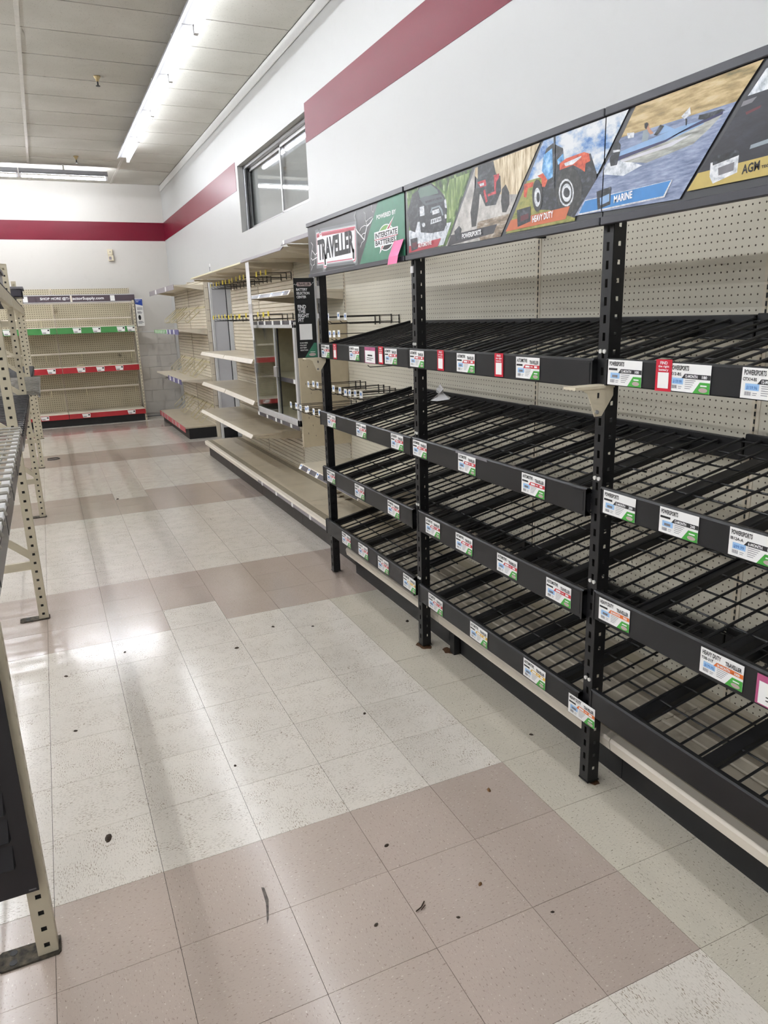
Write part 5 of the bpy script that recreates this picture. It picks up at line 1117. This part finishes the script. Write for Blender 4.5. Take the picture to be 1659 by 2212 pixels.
for n, (y, k) in enumerate(((4.86, 2), (4.81, 1), (7.38, 3))):
    MB().prism([(FX0-.03, 1.86), (FX1, 1.86), (FX1, 1.75), (FX0-.01, 1.75), (FX0-.03, 1.80)], lambda p, q, h: (p, h, q), y-.03-.004, y-.03).build('beam_bracket', 'tan_metal', lr)
# black bins on the upper decks
def bin_(x0, x1, y0, y1, z0, z1, label):
    r = empty('black_bin', ((x0+x1)/2, (y0+y1)/2, z0)); tag(r, label, 'bin'); m = MB(); t = .006
    m.box(x0, x1, y0, y1, z0, z0+t); m.box(x0, x0+t, y0, y1, z0, z1); m.box(x1-t, x1, y0, y1, z0, z1); m.box(x0, x1, y0, y0+t, z0, z1); m.box(x0, x1, y1-t, y1, z0, z1); m.build('bin_body', 'strip_dark', r)
    m = MB(); m.box(x0-.012, x1+.012, y0-.012, y0, z1-.02, z1); m.box(x1, x1+.012, y0, y1, z1-.02, z1); m.box(x0-.012, x0, y0, y1, z1-.02, z1); m.box(x0-.012, x1+.012, y1, y1+.012, z1-.02, z1); m.build('rim', 'grey_ink', r)
bin_(-.50, -.205, 5.02, 5.42, 1.885, 1.985, 'black plastic bin overhanging the upper deck of the tan rack, nearer one') if False else None
bin_(-.62, -.222, 5.6, 6.1, 1.8765, 1.965, 'black plastic bin overhanging the upper deck of the tan rack')
bin_(-.62, -.32, 3.5, 4.3, 1.8765, 2.0, 'black plastic bin on the upper tan rack deck at the left edge')
# black end panel of the tan rack next to the viewer
ep = empty('end_panel', (-.66, -.195, .225)); tag(ep, 'large black ribbed end panel hung on the tan rack closest to the viewer', 'panel')
MB().box(-1.02, -.312, -.197, -.190, .225, 1.95).build('sheet', 'louver', ep, bevel=.001)
for k in range(20):
    z = .315+k*.0775
    MB().add([(-1.0, -.197, z), (-.352, -.197, z), (-.352, -.197, z+.06), (-1.0, -.197, z+.06), (-1.0, -.214, z+.004), (-.356, -.214, z+.004), (-1.0, -.212, z), (-.356, -.212, z)],
             [(4, 5, 2, 3), (4, 6, 7, 5), (0, 1, 7, 6), (5, 7, 1, 2)]).build('rib', 'louver', ep)
m = MB(); flat(m, [(-.335, .232), (-.318, .232), (-.318, .2355), (-.335, .2355)], lambda a, b, h: (a, -.1975, b), 0); m.build('tiny_print', 'grey_ink', ep)

# ================================================================== SMALL THINGS ON THE FLOOR
def blob(name, x, y, r, mm, el=1.0, h=.5, lab='', cat='debris', grp=None, seed=0):
    rnd = random.Random(seed); m = MB(); n = 9; a0 = rnd.random()*6
    V = [(x+el*r*math.cos(a0)*math.cos(6.283*k/n)*(.8+.4*rnd.random())-r*math.sin(a0)*math.sin(6.283*k/n), y+el*r*math.sin(a0)*math.cos(6.283*k/n)*(.8+.4*rnd.random())+r*math.cos(a0)*math.sin(6.283*k/n), .0003) for k in range(n)]
    T2 = [(x+(a-x)*.6, y+(b-y)*.6, r*h) for a, b, c in V]
    m.add(V+T2+[(x, y, r*h*1.15)], [(k, (k+1) % n, n+(k+1) % n, n+k) for k in range(n)]+[(n+k, n+(k+1) % n, 2*n) for k in range(n)])
    return tag(m.build(name, mm, smooth=True), lab, cat, grp)
blob('debris_clump', -.140, .237, .011, 'crumb', 1.9, .5, 'largest dark dirt clump on the white tiles at the left', seed=3)
blob('brown_pellet', 1.086, -.117, .006, 'pellet', 2.0, 1, 'small brown pellet on the pink tile nearest the black rack', seed=4)
blob('brown_pellet', .829, -.472, .005, 'pellet', 1.6, 1, 'small brown pellet in the middle of the near pink tiles', seed=5)
for n, (x, y, r) in enumerate(((.652, -.204, .006), (.711, -.548, .004), (.953, -.648, .004), (.324, .437, .005), (.497, -.47, .005), (1.003, 1.5, .006), (.81, 1.599, .007), (.571, 1.432, .008), (1.481, 1.315, .009), (.05, 1.66, .006), (-.23, 1.52, .007), (.33, 5.2, .012), (-.21, .98, .006), (1.42, .1, .006), (.9, .55, .006), (-.05, -.62, .005), (.08, -.75, .005))):
    blob('dirt_crumb', x, y, r, 'crumb', 1.5, .6, 'small dark dirt crumb scattered on the floor tiles', 'debris', 'dirt crumbs on the floor', seed=10+n)
tag(MB().tube([(.615, -.48, .003), (.634, -.474, .004), (.652, -.458, .003)], .0018, 5).tube([(.63, -.482, .003), (.648, -.472, .004)], .0014, 5).build('twig', 'crumb'), 'tiny forked dark twig on the near pink tiles', 'twig')
m = MB(); m.tube([(-.262, 7.88, .004), (-.18, 7.86, .004), (-.12, 7.92, .004), (-.135, 7.99, .004), (-.2, 8.0, .004), (-.26, 7.97, .004)], .006, 6)
tag(m.build('black_loop', 'ink'), 'open black plastic loop lying on the floor by the tan rack', 'loop')
m = MB(); R_ = [(1.33+.06*math.cos(k*.6), 6.45+.10*math.sin(k*.6)) for k in range(11)]
for (a, b), (c, d) in zip(R_[:-1], R_[1:]): m.add([(a, b, .0005), (c, d, .0005), (c*.99+.013, d, .0005), (a*.99+.013, b, .0005)], [(0, 1, 2, 3)])
m.build('white_ring_mark', 'paper', floor)
